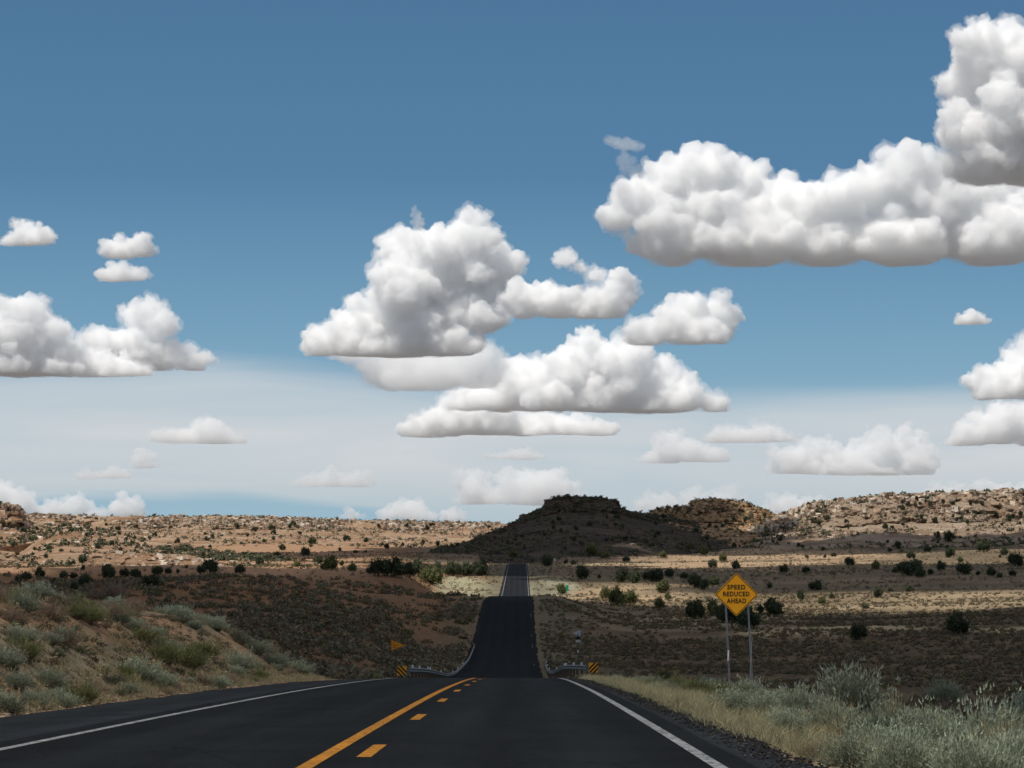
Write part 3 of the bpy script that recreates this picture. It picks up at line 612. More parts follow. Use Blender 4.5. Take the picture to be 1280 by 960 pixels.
# right verge, nearest shrubs
for k_, px, py, w in (('sagebrush', 1068, 900, 84), ('sagebrush', 1000, 905, 60), ('sagebrush', 1035, 925, 70), ('sagebrush', 1105, 945, 100), ('dry_bush', 1195, 908, 88), ('dry_bush', 1155, 915, 60), ('sagebrush', 1165, 950, 96), ('sagebrush', 1235, 950, 100),
        ('sagebrush', 1275, 925, 70), ('sagebrush', 960, 900, 52), ('sagebrush', 1130, 985, 110), ('sagebrush', 1215, 1000, 120), ('sagebrush', 1290, 990, 110), ('dry_bush', 1015, 945, 50), ('dry_bush', 935, 900, 40), ('sagebrush', 935, 880, 40),
        ('rabbitbrush', 905, 880, 64), ('rabbitbrush', 873, 872, 52), ('rabbitbrush', 845, 866, 44), ('sagebrush', 820, 862, 36), ('dark_bush', 776, 863, 24), ('sagebrush', 800, 856, 26), ('sagebrush', 885, 862, 36), ('grass_tuft', 1005, 955, 50), ('grass_tuft', 890, 900, 46),
        ('grass_tuft', 850, 890, 40), ('sagebrush', 1065, 960, 70), ('sagebrush', 985, 925, 54), ('dry_bush', 1250, 905, 50), ('sagebrush', 1310, 900, 70), ('sagebrush', 1180, 880, 44), ('dry_bush', 760, 855, 18), ('rabbitbrush', 830, 850, 24), ('dry_bush', 1100, 905, 50)):
    place_px(k_, px, py, w)
# left bank, hand placed
for k_, px, py, w in (('rabbitbrush', 28, 825, 56), ('sagebrush', 20, 862, 46), ('sagebrush', 62, 860, 60), ('sagebrush', 40, 882, 42), ('sagebrush', 80, 884, 36), ('sagebrush', 5, 886, 40), ('dry_bush', 60, 772, 56), ('dark_bush', 74, 795, 40), ('dry_bush', 110, 775, 50),
        ('rabbitbrush', 205, 830, 66), ('rabbitbrush', 235, 838, 56), ('rabbitbrush', 180, 805, 50), ('sagebrush', 170, 850, 60), ('dark_bush', 158, 842, 20), ('rabbitbrush', 255, 822, 50), ('dry_bush', 255, 858, 34), ('sagebrush', 200, 858, 44), ('sagebrush', 300, 838, 52),
        ('rabbitbrush', 322, 840, 22), ('sagebrush', 345, 836, 46), ('sagebrush', 372, 842, 40), ('sagebrush', 320, 818, 40), ('dark_bush', 300, 805, 34), ('sagebrush', 270, 788, 34), ('sagebrush', 245, 782, 34), ('dry_bush', 135, 752, 60), ('dry_bush', 165, 768, 50),
        ('dry_bush', 20, 750, 44), ('sagebrush', 225, 778, 44), ('dark_bush', 150, 780, 36), ('dark_bush', 116, 818, 14)):
    place_px(k_, px, py, w)
def free(x, y, r):
    return all((x - q[6]) ** 2 + (y - q[4]) ** 2 > ((r + q[5]) * .62) ** 2 for q in PLACED)
def bare(px, py): return (100 < px < 150 and 788 < py < 836) or (282 < px < 312 and 800 < py < 822)
n = 0; tries = 0
while n < 340 and tries < 14000:
    tries += 1; y = random.uniform(27, 118); x = -8.6 - random.random() * (.26 * y - 6.5) if .26 * y > 7.2 else 0
    if x == 0 or x < -.27 * y - 1.5: continue
    l = -x - 8.5; rad = random.uniform(.24, .62) * (1 if l > 2 else .7); z = gz(x, y); px, py = HX + F * x / y, HY - F * z / y
    if not free(x, y, rad) or bare(px, py): continue
    kind = random.choices(['sagebrush', 'rabbitbrush', 'dry_bush', 'dark_bush', 'grass_tuft'], [3.0, 2.0, 3.6, 1.2, 1.0 if l < 4 else .2])[0]
    place_shrub(kind, x, y, rad); n += 1
n = 0; tries = 0
while n < 175 and tries < 8000:
    tries += 1; y = random.uniform(22, 118); x = random.uniform(3.9, max(4.4, .22 * y + .6))
    if x > 15: continue
    rad = random.uniform(.22, .56) * min(1, (x - 2.2) / 2)
    if not free(x, y, rad) or math.hypot(x - 7.6, y - 85) < 1.2: continue
    kind = random.choices(['sagebrush', 'rabbitbrush', 'dry_bush', 'grass_tuft', 'dark_bush'], [4.5, 1.3, 1.2, 1.8, .5])[0]
    if kind == 'dry_bush' and y < 60: kind = 'sagebrush'
    place_shrub(kind, x, y, rad); n += 1
LOOK = {'sagebrush': ('grey-green sagebrush', 'sagebrush'), 'rabbitbrush': ('olive green rabbitbrush', 'bush'), 'dry_bush': ('dry brown bush', 'bush'), 'dark_bush': ('dark low bush', 'bush'), 'grass_tuft': ('dry grass tuft', 'grass tuft')}
bins = {}
for q in PLACED:
    root, kind, px, py, d, rad, x = q
    if x < 0: reg = 'on the ' + ('low' if -x - 8.5 < 2.5 else 'mid' if -x - 8.5 < 6 else 'high') + ' left bank, ' + ('near end' if d < 62 else 'far end')
    else: reg = 'right of the road ' + ('nearest the camera' if d < 42 else 'before the yellow sign' if d < 78 else 'beside or past the sign')
    size = 'tall' if rad > .45 else 'mid-sized' if rad > .3 else 'small'
    bins.setdefault((kind, size, reg), []).append(q)
for (kind, size, reg), qs in bins.items():
    qs.sort(key=lambda q: q[2]); look, cat_ = LOOK[kind]
    for i, q in enumerate(qs):
        tag(q[0], f'{size} {look} {reg}' + (f', {nth(i)} from left' if len(qs) > 1 else ''), cat_, ('bushes on the left bank' if q[6] < 0 else 'bushes on the right verge'))
print('shrubs', len(PLACED), round(time.time() - T0, 1))

# grass on the verges (uncountable)
def grass(name, label, n, fx, per, L, W, c1, c2, seed=1):
    r = np.random.default_rng(seed); X, Y = fx(r, n); Z = heights(X, Y); nn = n * per
    P = np.repeat(np.stack([X, Y, Z - .02], 1), per, 0) + r.normal(size=(nn, 3)) * [.07, .07, 0]
    Dd = unit(r.normal(size=(nn, 3)) * [.32, .32, 0] + [.03, 0, 1]); t = r.random((nn, 1)) ** 1.3; s = np.repeat(r.uniform(.55, 1.25, (n, 1)), per, 0)
    cc = np.array(c1) * (1 - t) + np.array(c2) * t
    v, f, c = blades(P, Dd, (L * r.uniform(.5, 1.2, (nn, 1)) * s), W * r.uniform(.7, 1.3, nn), cc, r, .2, .35)
    return tag(mk(name, v, f, M['grass'], None, c), label, 'grass', kind='stuff')
def fx_r(r, n):  # nearest strip
    Y = 20 + 95 * r.random(n) ** 1.0; g = fbm(Y / 2.2, Y * 0 + 4, 3, 31); a = 2.75 + np.maximum(0, g) * 1.2 + np.abs(r.normal(size=n)) * .9; a = a + np.maximum(0, (34 - Y)) * .05
    k_ = fbm(a / .7, Y / 1.6, 3, 33) > -.1; return np.where(k_, a, a + 1.2), Y
def fx_r2(r, n): Y = r.uniform(40, 150, n); return r.uniform(4.2, 13, n), Y
def fx_l(r, n): Y = r.uniform(26, 160, n); return -8.55 - np.abs(r.normal(size=n)) * 1.2, Y
def fx_l2(r, n): Y = r.uniform(28, 130, n); return -8.6 - r.random(n) * (.27 * Y), Y
grass('verge_grass', 'tall pale dry grass along the right edge of the road', 3000, fx_r, 14, .33, .009, (.44, .37, .225), (.22, .23, .12), 1)
grass('verge_grass', 'thin mixed grass among the sagebrush right of the road', 2000, fx_r2, 10, .34, .010, (.36, .31, .18), (.21, .23, .12), 2)
grass('bank_grass', 'short straw-coloured grass along the foot of the left bank', 3600, fx_l, 12, .22, .010, (.36, .30, .18), (.22, .21, .11), 3)
grass('bank_grass', 'sparse dry grass scattered over the left bank', 4200, fx_l2, 9, .20, .011, (.31, .24, .15), (.20, .18, .10), 4)

# low scrub further off (uncountable)
def scatter(name, label, cat_, X, Y, Z, Rd, colr, tris=34, seed=1, flat=.75, mat=None, size=.36, nb=6):
    r = np.random.default_rng(seed); n = len(X); idx = r.integers(0, nb, n); Vs, Cs = [], []
    for b in range(nb):
        d = hemi(tris, .02, r); rr = (1 + .3 * np.sin(d[:, 0] * 4 + b)) * r.uniform(.55, 1, tris)
        c = d * rr[:, None] * [1, 1, flat * 1.3]; e1 = r.normal(size=(tris, 3)); e1 = unit(e1 - d * (e1 * d).sum(1, keepdims=True) * .7); e2 = unit(np.cross(d, e1) + d * .5)
        T = np.stack([c - e1 * size, c + e1 * size * .8, c + e2 * size], 1).reshape(-1, 3); T[:, 2] = np.maximum(T[:, 2], -.1)
        m_ = np.nonzero(idx == b)[0]; a = r.uniform(0, 6.28, len(m_)); ca, sa = np.cos(a)[:, None], np.sin(a)[:, None]; s = Rd[m_][:, None]
        W = np.stack([(T[:, 0] * ca - T[:, 1] * sa) * s + X[m_][:, None], (T[:, 0] * sa + T[:, 1] * ca) * s + Y[m_][:, None], T[:, 2] * s + Z[m_][:, None]], -1)
        tone = np.clip(.75 + T[:, 2] * .45, .6, 1.3)[None, :, None] * r.uniform(.85, 1.15, (1, len(T), 1)); Vs.append(W.reshape(-1, 3)); Cs.append((colr[m_][:, None] * tone).reshape(-1, 3))
    Vv = np.vstack(Vs); return tag(mk(name, Vv, np.arange(len(Vv)).reshape(-1, 3), mat or M['leaf'], None, np.vstack(Cs)), label, cat_, kind='stuff')
def pick(r, n, cols, w=None, var=.2):
    c = np.array(cols)[r.choice(len(cols), n, p=None if w is None else np.array(w) / sum(w))]; return c * (1 + r.uniform(-var, var, (n, 1)))
GREY, OLIVE, BROWN, TAN, SAGE = (.135, .115, .078), (.12, .115, .058), (.135, .095, .058), (.23, .18, .10), (.16, .155, .10)
def field(name, label, y0, y1, side, n, r0, r1, cols, w, seed, tris=34, keep=None, p=1.0, size=.36):
    r = np.random.default_rng(seed); Y = np.sqrt(r.uniform(y0 ** 2, y1 ** 2, n)) if p == 1 else r.uniform(y0, y1, n)
    ua, ub = side; u = r.uniform(ua, ub, n); X = (u - HX) / F * Y; lr = X - roadc(Y)
    k_ = (np.abs(lr + .4) > np.where(Y < 150, 7.0, 5.4)) & (fbm(X / 12, Y / 16, 3, seed) + .6 * fbm(X / 45, Y / 60, 2, seed + 1) > r.uniform(-.24, .08, n))
    if keep is not None: k_ &= keep(u, Y, X)
    X, Y = X[k_], Y[k_]; Z = heights(X, Y) - .03
    return scatter(name, label, 'scrub', X, Y, Z, r.uniform(r0, r1, len(X)) * (1 + .2 * (Y > 600)), pick(r, len(X), cols, w), tris, seed, size=size)
field('hillside_scrub', 'grey-brown low scrub covering the shaded hillside left of the dip', 125, 500, (-300, 640), 21000, .28, .85, (GREY, OLIVE, BROWN, SAGE), (4, 2, 3, 2), 61, 34, lambda u, Y, X: Y < 375 + 130 * np.random.default_rng(4).random(len(Y)) + fbm(X / 22, Y / 30, 3, 19) * 240 + 90 * sstep(500, 580, u))
field('plain_scrub', 'dark low scrub covering the shaded plain right of the dip', 118, 700, (650, 1600), 41000, .2, .52, (GREY, OLIVE, BROWN, TAN), (3, 2.5, 4, .8), 62, 30, lambda u, Y, X: Y < 440 + 260 * np.random.default_rng(3).random(len(Y)) ** 1.6 + fbm(X / 40, Y / 40, 3, 9) * 160)
field('far_scrub', 'scattered low scrub dotting the pale grassland beyond the dip', 500, 1450, (-300, 1600), 22000, .25, .7, (GREY, OLIVE, TAN, BROWN), (2, 2, 2, 2), 63, 16)
field('left_slope_scrub', 'scattered low scrub on the upper part of the left bank', 26, 130, (-120, 380), 3800, .10, .24, (SAGE, OLIVE, BROWN, TAN, (.30, .23, .15)), (2, 2, 2, 3, 3), 64, 110, lambda u, Y, X: X < -8.7, size=.2)

# ------------------------------------------------------------------ junipers
def juniper_mesh(seed, ntri, lumps=9, core=True):
    r = np.random.default_rng(seed); cs = hemi(lumps, -.1, r) * r.uniform(.38, .68, (lumps, 1)) * [1, 1, .75] + [0, 0, .42]; rs = r.uniform(.34, .52, lumps); parts = []
    if core:
        for c, s in zip(cs, rs):
            v = IV1 * s * .72 * (1 + r.uniform(-.12, .12, (len(IV1), 1))) + c; v[:, 2] = np.maximum(v[:, 2], .03); parts.append((v, IF1.copy(), np.repeat(np.array([[.03, .038, .02]]), len(v), 0)))
    n = ntri; which = r.integers(0, lumps, n); d = unit(r.normal(size=(n, 3))); P = cs[which] + d * rs[which][:, None] * r.uniform(.7, 1.08, (n, 1)); P[:, 2] = np.maximum(P[:, 2], .02)
    e1 = unit(r.normal(size=(n, 3))); e2 = unit(np.cross(e1, d) + d * .6); s = .085 * r.uniform(.6, 1.3, (n, 1)) * (600 / ntri) ** .4
    Vv = np.stack([P - e1 * s, P + e1 * s, P + e2 * s * 1.5], 1).reshape(-1, 3)
    c = np.repeat(np.array([[.055, .066, .034]]) * r.uniform(.65, 1.4, (n, 1)), 3, 0); parts.append((Vv, np.arange(3 * n).reshape(-1, 3), c))
    v, f, c = cat(parts); return mk('crown', v, f, M['juniper'], None, c, False, False)
M['juniper'] = m_leaf('juniper_foliage', .8, .25, .12); M['olive'] = m_leaf('olive_foliage', .8, .2, .2)
def trunk_mesh(seed):
    r = random.Random(seed); bm = bmesh.new()
    for i in range(4):
        a = r.uniform(0, 6.28); L = r.uniform(.5, .8) if i else .75; tilt = r.uniform(.3, .9) if i else .1
        m_ = Matrix.Rotation(a, 4, 'Z') @ Matrix.Rotation(tilt, 4, 'Y') @ Matrix.Translation((0, 0, L / 2 - .06))
        bmesh.ops.create_cone(bm, cap_ends=True, segments=6, radius1=.07 if not i else .04, radius2=.015, depth=L, matrix=m_)
    me = bpy.data.meshes.new('trunk'); bm.to_mesh(me); bm.free(); me.materials.append(M['bark']); return me
JM = [juniper_mesh(100 + i, 620) for i in range(5)]; JS = [juniper_mesh(200 + i, 170, 6) for i in range(5)]; TM = [trunk_mesh(i) for i in range(3)]
OM = []
for me in [juniper_mesh(300 + i, 620) for i in range(3)]:
    a = me.color_attributes['tone'].data; b = np.empty(len(a) * 4, np.float32); a.foreach_get('color', b); b = b.reshape(-1, 4); b[:, :3] *= (2.1, 1.8, 1.35); a.foreach_set('color', b.ravel()); me.materials[0] = M['olive']; OM.append(me)
JUN = []
def juniper(px, py, w, h=None, olive=False):
    p = hit(px, py)
    if p is None or p.y < 120: return
    s = w / 2 / F * p.y; hh = (h or w * random.uniform(.62, .84)) / F * p.y
    root = empty('juniper_tree' if not olive else 'green_shrub', (p.x, p.y, p.z - .04 * hh)); root.rotation_euler.z = random.uniform(0, 6.28); root.scale = (s, s, hh / 1.12)
    me = random.choice(OM if olive else JM if w > 11 else JS); o = bpy.data.objects.new('crown', me); COL.objects.link(o); o.parent = root
    if w > 11: o = bpy.data.objects.new('trunk', random.choice(TM)); COL.objects.link(o); o.parent = root
    JUN.append((root, px, py, w, olive))
random.seed(11)
DK = [(684, 708, 21), (707, 705, 8), (717, 706, 8), (727, 724, 22), (783, 703, 12), (778, 728, 22), (794, 729, 24), (810, 725, 18), (749, 723, 8), (820, 727, 22), (836, 722, 16), (868, 735, 24), (880, 737, 18), (891, 733, 20), (855, 724, 13), (890, 710, 14), (919, 711, 15), (868, 774, 28, 25), (915, 782, 34, 28), (935, 785, 36, 28), (962, 771, 36, 22), (902, 776, 24, 22),
      (1029, 688, 7), (1062, 707, 16), (980, 716, 15), (1008, 716, 13), (922, 711, 10), (1118, 716, 10), (1138, 698, 14), (1128, 715, 18), (1139, 720, 30), (1150, 722, 18), (1163, 718, 10), (1176, 713, 17), (1187, 697, 18), (1204, 718, 22), (1239, 720, 16), (1250, 722, 11), (1265, 720, 12), (1269, 708, 22), (1222, 719, 9), (1020, 738, 23, 13), (962, 735, 11),
      (1097, 747, 16, 13), (1137, 740, 14), (1113, 740, 8), (1082, 761, 10), (1197, 793, 37, 28), (1074, 800, 26, 21), (1187, 677, 16), (1201, 703, 10), (1159, 690, 11), (1122, 684, 12), (1001, 751, 12, 15), (1041, 749, 10), (1230, 690, 20), (1255, 694, 14), (1150, 706, 8), (1290, 722, 20),
      (32, 726, 18), (22, 729, 12), (50, 722, 18), (68, 730, 12), (80, 724, 14), (92, 723, 12), (108, 732, 23, 15), (93, 739, 13, 12), (135, 717, 17), (137, 724, 20), (156, 721, 16), (169, 724, 17), (188, 733, 26, 15), (197, 720, 18), (210, 717, 12), (222, 717, 8), (262, 717, 24), (252, 717, 14), (300, 717, 16), (233, 710, 6), (103, 704, 14), (103, 713, 9), (58, 698, 10), (62, 688, 9),
      (76, 690, 6), (325, 706, 12), (390, 680, 13), (433, 677, 11), (353, 688, 11), (346, 698, 12), (382, 695, 14), (398, 705, 15), (427, 707, 10), (325, 707, 11), (304, 715, 9), (462, 718, 14), (473, 720, 26, 22), (492, 721, 36, 26), (510, 721, 22), (523, 721, 26), (545, 721, 28, 18), (566, 720, 26), (583, 720, 26), (598, 720, 26, 18), (604, 719, 14, 22), (536, 718, 16)]
OL = [(828, 698, 12), (831, 741, 24, 15), (835, 750, 12), (772, 757, 28, 22), (788, 756, 22, 18), (757, 748, 20), (701, 743, 18, 13), (903, 702, 13), (879, 694, 16), (863, 686, 12), (892, 770, 24, 20), (641, 698, 14), (738, 695, 22), (757, 698, 14), (823, 761, 18), (1027, 755, 12), (414, 713, 22), (540, 731, 36, 22), (372, 709, 10), (360, 701, 8), (1094, 712, 14), (440, 714, 14), (405, 712, 12), (1100, 742, 10)]
for q in DK: juniper(*q)
for q in OL: juniper(*q, olive=True)
n_main = len(JUN)
zones = [((0, 600, 655, 692), 62, 'sunlit slopes below the left rim'), ((990, 1279, 628, 664), 48, 'rocky face of the right-hand mesa'), ((610, 960, 645, 684), 40, 'dark flanks of the butte'), ((960, 1279, 668, 700), 18, 'shaded foot of the right-hand mesa')]
SM = []
for (x0, x1, ya, yb), n, txt in zones:
    for i in range(n):
        px, py = random.uniform(x0, x1), random.uniform(ya, yb); a = len(JUN); juniper(px, py, random.uniform(5, 9.5))
        if len(JUN) > a: SM.append((JUN.pop(), txt))
REG = [('along the foot of the far left slopes', lambda x, y: x < 240), ('on the slopes left of the thicket', lambda x, y: x < 452), ('in the dark thicket left of the far road', lambda x, y: x < 625),
       ('right of the far road, short of the butte', lambda x, y: x < 765), ('on the plain between far road and yellow sign', lambda x, y: x < 860 and y < 800), ('around and behind the yellow sign', lambda x, y: x < 985), ('at the shaded foot of the right-hand mesa', lambda x, y: y < 705), ('in the shaded belt of the right-hand plain', lambda x, y: y < 728), ('out on the open right-hand plain', lambda x, y: True)]
bins = {}
for q in JUN:
    reg = next(t for t, f in REG if f(q[1], q[2])); size = 'large' if q[3] > 20 else 'mid-sized' if q[3] > 12 else 'small'; bins.setdefault((q[4], size, reg), []).append(q)
for (ol, size, reg), qs in bins.items():
    qs.sort(key=lambda q: q[1])
    for i, q in enumerate(qs):
        tag(q[0], f"{size} {'olive green shrub' if ol else 'dark round juniper'} {reg}" + (f', {nth(i)} from left' if len(qs) > 1 else ''), 'shrub' if ol else 'juniper', 'olive shrubs across the valley' if ol else 'junipers across the valley')
bins = {}
for q, txt in SM: bins.setdefault(txt, []).append(q)
for txt, qs in bins.items():
    qs.sort(key=lambda q: q[2]); m3 = (len(qs) + 2) // 3
    for b_, lev in enumerate(('high on', 'midway up', 'low on')):
        for i, q in enumerate(sorted(qs[b_ * m3:(b_ + 1) * m3], key=lambda q: q[1])):
            tag(q[0], f'tiny dark juniper {lev} the {txt}, {nth(i)} from left', 'juniper', f'tiny junipers on the {txt}')
print('junipers', len(JUN), len(SM), round(time.time() - T0, 1))
# smaller growth and loose rock on the mesas (uncountable)
def on_face(name_prefix, n, r, lo=0.0, hi=1.0, rim=False):
    out = []
    keys = [k_ for k_ in FACE if k_.split('.')[0] in name_prefix]
    for k_ in keys:
        P, a, b = FACE[k_]; nr = a + b; m_ = int(n * P.shape[1] / sum(FACE[j][0].shape[1] for j in keys))
        rows = (r.uniform(lo, hi, m_) * (nr - 1)).astype(int) if not rim else nr + r.integers(-1, 5, m_)
        out.append(P[np.clip(rows, 1, P.shape[0] - 1), r.integers(0, P.shape[1], m_)])
    o_ = np.vstack(out); return o_ if rim else o_[fbm(o_[:, 0] / 45, o_[:, 2] / 9 + o_[:, 1] / 80, 3, 55) > r.uniform(-.22, .12, len(o_))]

r = np.random.default_rng(77)
Pm = np.vstack([on_face(('mesa', 'rocky_knoll', 'butte', 'rocky_bluff'), 36000, r, .02, .99), on_face(('hill',), 6000, r, .1, .9)]); n = len(Pm)
scatter('mesa_scrub', 'dark specks of scrub all over the mesa faces and the butte', 'scrub', Pm[:, 0], Pm[:, 1], Pm[:, 2] - .1, .4 + 1.5 * r.random(n) ** 2.4, pick(r, n, ((.07, .085, .045), (.10, .10, .06), (.13, .11, .08)), (4, 2, 1)), 14, 71, .9, M['juniper'], .55)
Pm = on_face(('mesa', 'rocky_knoll', 'butte', 'rocky_bluff'), 1100, r, rim=True); n = len(Pm)
scatter('rim_scrub', 'fringe of tiny dark trees along the mesa rims and skyline', 'scrub', Pm[:, 0], Pm[:, 1] + 1, Pm[:, 2] - .2, .5 + 1.5 * r.random(n) ** 1.8, pick(r, n, ((.06, .075, .04), (.09, .095, .055)), (3, 1)), 20, 72, .9, M['juniper'], .5)
def rocks(name, label, P, Sz, colr, seed, flat=.7, mat=None):
    r = np.random.default_rng(seed); n = len(P); cube = np.array([(x, y, z) for x in (-1, 1) for y in (-1, 1) for z in (-1, 1)], float) * .5
    fc = np.array([(0, 1, 3, 2), (4, 6, 7, 5), (0, 4, 5, 1), (2, 3, 7, 6), (0, 2, 6, 4), (1, 5, 7, 3)])
    v = cube[None] * (1 + r.uniform(-.45, .45, (n, 8, 3))); a = r.uniform(0, 6.28, n); ca, sa = np.cos(a)[:, None], np.sin(a)[:, None]; s = Sz[:, None]
    W = np.stack([(v[..., 0] * ca - v[..., 1] * sa) * s * 1.25 + P[:, 0:1], (v[..., 0] * sa + v[..., 1] * ca) * s + P[:, 1:2], v[..., 2] * s * flat + P[:, 2:3]], -1).reshape(-1, 3)
    Fc = (fc[None] + (np.arange(n) * 8)[:, None, None]).reshape(-1, 4)
    return tag(mk(name, W, Fc, mat or M['stone'], None, np.repeat(colr, 8, 0)), label, 'rocks', kind='stuff')
Pr = [on_face(('mesa', 'rocky_bluff'), 24000, r, .3, .99), on_face(('rocky_knoll',), 3200, r, .25, .97), on_face(('butte',), 3200, r, .15, .95), on_face(('rock_ledge', 'hill'), 900, r, .2, .95)]
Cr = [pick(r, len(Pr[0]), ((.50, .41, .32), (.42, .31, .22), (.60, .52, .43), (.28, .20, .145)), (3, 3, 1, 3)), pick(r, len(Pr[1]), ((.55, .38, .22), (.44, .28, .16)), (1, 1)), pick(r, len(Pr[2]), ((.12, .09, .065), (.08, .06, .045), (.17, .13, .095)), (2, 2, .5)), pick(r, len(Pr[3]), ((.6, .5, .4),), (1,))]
Pr = np.vstack(Pr); Cr = np.vstack(Cr); n = len(Pr)
Pc = on_face(('mesa', 'rocky_bluff'), 9000, r, .66, .995); nc_ = len(Pc)
rocks('cliff_blocks', 'cream and tan cliff blocks standing in broken bands under the mesa rims', Pc, .8 + 2.2 * r.random(nc_) ** 2, pick(r, nc_, ((.56, .46, .36), (.46, .33, .23), (.62, .54, .45), (.34, .24, .17)), (3, 2, 1.5, 2)), 8, 1.15)
rocks('boulders', 'pale broken boulders and blocks strewn over the mesa faces', Pr, .45 + 1.7 * r.random(n) ** 3, Cr, 5, .8)
Y = r.uniform(20, 110, 9000); X = r.normal(2.75, .35, 9000); k_ = X > 2.25; P = np.stack([X, Y, np.where(X < 2.9, roadz(Y) - .03, heights(X, Y)) + .01], 1)[k_]
rocks('gravel', 'dark loose gravel along the right shoulder', P, r.uniform(.007, .026, len(P)), pick(r, len(P), ((.045, .042, .038), (.10, .09, .08), (.028, .026, .025)), (3, .6, 3)), 6)
Y = r.uniform(24, 120, 3600); X = -8.35 - np.abs(r.normal(0, .9, 3600)); P = np.stack([X, Y, heights(X, Y) + .01], 1)
rocks('gravel', 'small orange-brown stones along the foot of the left bank', P, r.uniform(.02, .09, len(P)), pick(r, len(P), ((.33, .21, .13), (.22, .15, .10), (.42, .33, .24)), (3, 2, 1)), 7)

# ------------------------------------------------------------------ signs and guard rails
def plate(name, pts, th, y, mat, parent):
    """outline pts (x, z) as a plate of thickness th whose face looks to -y"""
    bm = bmesh.new(); vs = [bm.verts.new((x, y, z)) for x, z in pts]; f = bm.faces.new(vs); f.normal_update()
    if f.normal.y > 0: f.normal_flip()
    r_ = bmesh.ops.extrude_face_region(bm, geom=[f]); bmesh.ops.translate(bm, verts=[v for v in r_['geom'] if isinstance(v, bmesh.types.BMVert)], vec=(0, th, 0))
    bmesh.ops.recalc_face_normals(bm, faces=bm.faces); return bmo(name, bm, mat, parent)
def rounded(pts, rad, seg=5):
    out = []; n = len(pts)
    for i in range(n):
        p = Vector(pts[i]); a = (Vector(pts[i - 1]) - p).normalized(); b = (Vector(pts[(i + 1) % n]) - p).normalized(); ang = a.angle(b); L = rad / math.tan(ang / 2)
        c = p + (a + b).normalized() * rad / math.sin(ang / 2); s = p + a * L - c; e = p + b * L - c
        a0 = math.atan2(s.y, s.x); a1 = math.atan2(e.y, e.x); da = (a1 - a0 + math.pi) % (2 * math.pi) - math.pi
        for k_ in range(seg + 1): t = a0 + da * k_ / seg; out.append((c.x + rad * math.cos(t), c.y + rad * math.sin(t)))
    return out
def ring(name, outer, inner, th, y, mat, parent):
    bm = bmesh.new(); n = len(outer); A = [bm.verts.new((x, y, z)) for x, z in outer]; B = [bm.verts.new((x, y, z)) for x, z in inner]
    fs = [bm.faces.new((A[i], A[(i + 1) % n], B[(i + 1) % n], B[i])) for i in range(n)]
    r_ = bmesh.ops.extrude_face_region(bm, geom=fs); bmesh.ops.translate(bm, verts=[v for v in r_['geom'] if isinstance(v, bmesh.types.BMVert)], vec=(0, th, 0))
    bmesh.ops.recalc_face_normals(bm, faces=bm.faces); return bmo(name, bm, mat, parent)
def word(name, txt, h, w, x, z, y, mat, parent, bold=.018, sp=1.1):
    c = bpy.data.curves.new(name, 'FONT'); c.body = txt; c.size = 1; c.align_x = 'CENTER'; c.offset = bold; c.extrude = .004; c.space_character = sp; c.resolution_u = 3
    o = bpy.data.objects.new(name, c); COL.objects.link(o); dg = bpy.context.evaluated_depsgraph_get(); me = bpy.data.meshes.new_from_object(o.evaluated_get(dg)); bpy.data.objects.remove(o)
    co = np.empty(len(me.vertices) * 3, np.float32); me.vertices.foreach_get('co', co); co = co.reshape(-1, 3); a, b = co.min(0), co.max(0)
    q = np.empty_like(co); q[:, 0] = (co[:, 0] - (a[0] + b[0]) / 2) / (b[0] - a[0]) * w + x; q[:, 2] = (co[:, 1] - a[1]) / (b[1] - a[1]) * h + z - h / 2; q[:, 1] = y - co[:, 2] + .0
    me.vertices.foreach_set('co', q.ravel()); me.update(); me.materials.clear(); me.materials.append(mat)
    o = bpy.data.objects.new(name, me); COL.objects.link(o); o.parent = parent; return o
def bar(name, p0, p1, w, dpt, mat, parent, chan=True):
    """U-channel post between two points"""
    p0, p1 = Vector(p0), Vector(p1); bm = bmesh.new(); prof = [(-w / 2, 0), (-w / 4, 0), (-w / 5, dpt), (w / 5, dpt), (w / 4, 0), (w / 2, 0), (w / 2, .006), (w / 4 + .006, .006), (w / 5 + .006, dpt + .006), (-w / 5 - .006, dpt + .006), (-w / 4 - .006, .006), (-w / 2, .006)]
    if not chan: prof = [(-w / 2, 0), (w / 2, 0), (w / 2, dpt), (-w / 2, dpt)]
    A = [bm.verts.new((p0.x + x, p0.y + y, p0.z)) for x, y in prof]; B = [bm.verts.new((p1.x + x, p1.y + y, p1.z)) for x, y in prof]; n = len(prof)
    for i in range(n): bm.faces.new((A[i], A[(i + 1) % n], B[(i + 1) % n], B[i]))
    bm.faces.new(A); bm.faces.new(B); bmesh.ops.recalc_face_normals(bm, faces=bm.faces); return bmo(name, bm, mat, parent)
# the diamond sign
d = 85.0; c0 = at(920.6, 743.2, d); k = d / F
sg = empty('warning_sign', (c0.x, d, gz(c0.x, d)), 'yellow diamond SPEED REDUCED AHEAD sign on two leaning steel posts', 'road sign')
zc = c0.z - sg.location.z; hd = 27.3 * k
dia = lambda q: [(0, zc + q), (-q, zc), (0, zc - q), (q, zc)]
plate('sign_panel', rounded(dia(hd), .07), .004, -.002, M['orange'], sg)
ring('sign_border', rounded(dia(hd - .028), .055), rounded(dia(hd - .062), .035), .002, -.0042, M['black'], sg)
for t_, cx, cy, w, h in (('SPEED', 920.3, 733.8, 22.6, 5.9), ('REDUCED', 920.4, 742.3, 33.0, 5.9), ('AHEAD', 920.6, 750.9, 24.2, 5.9)):
    word('lettering', t_, h * k, w * k, (cx - 920.6) * k, zc - (cy - 743.2) * k, -.0065, M['black'], sg, .02, 1.12)['label'] = f'black word {t_} on the sign face'
def px_local(px, py, y=0): p = at(px, py, d + y); return (p.x - c0.x, y, p.z - sg.location.z)
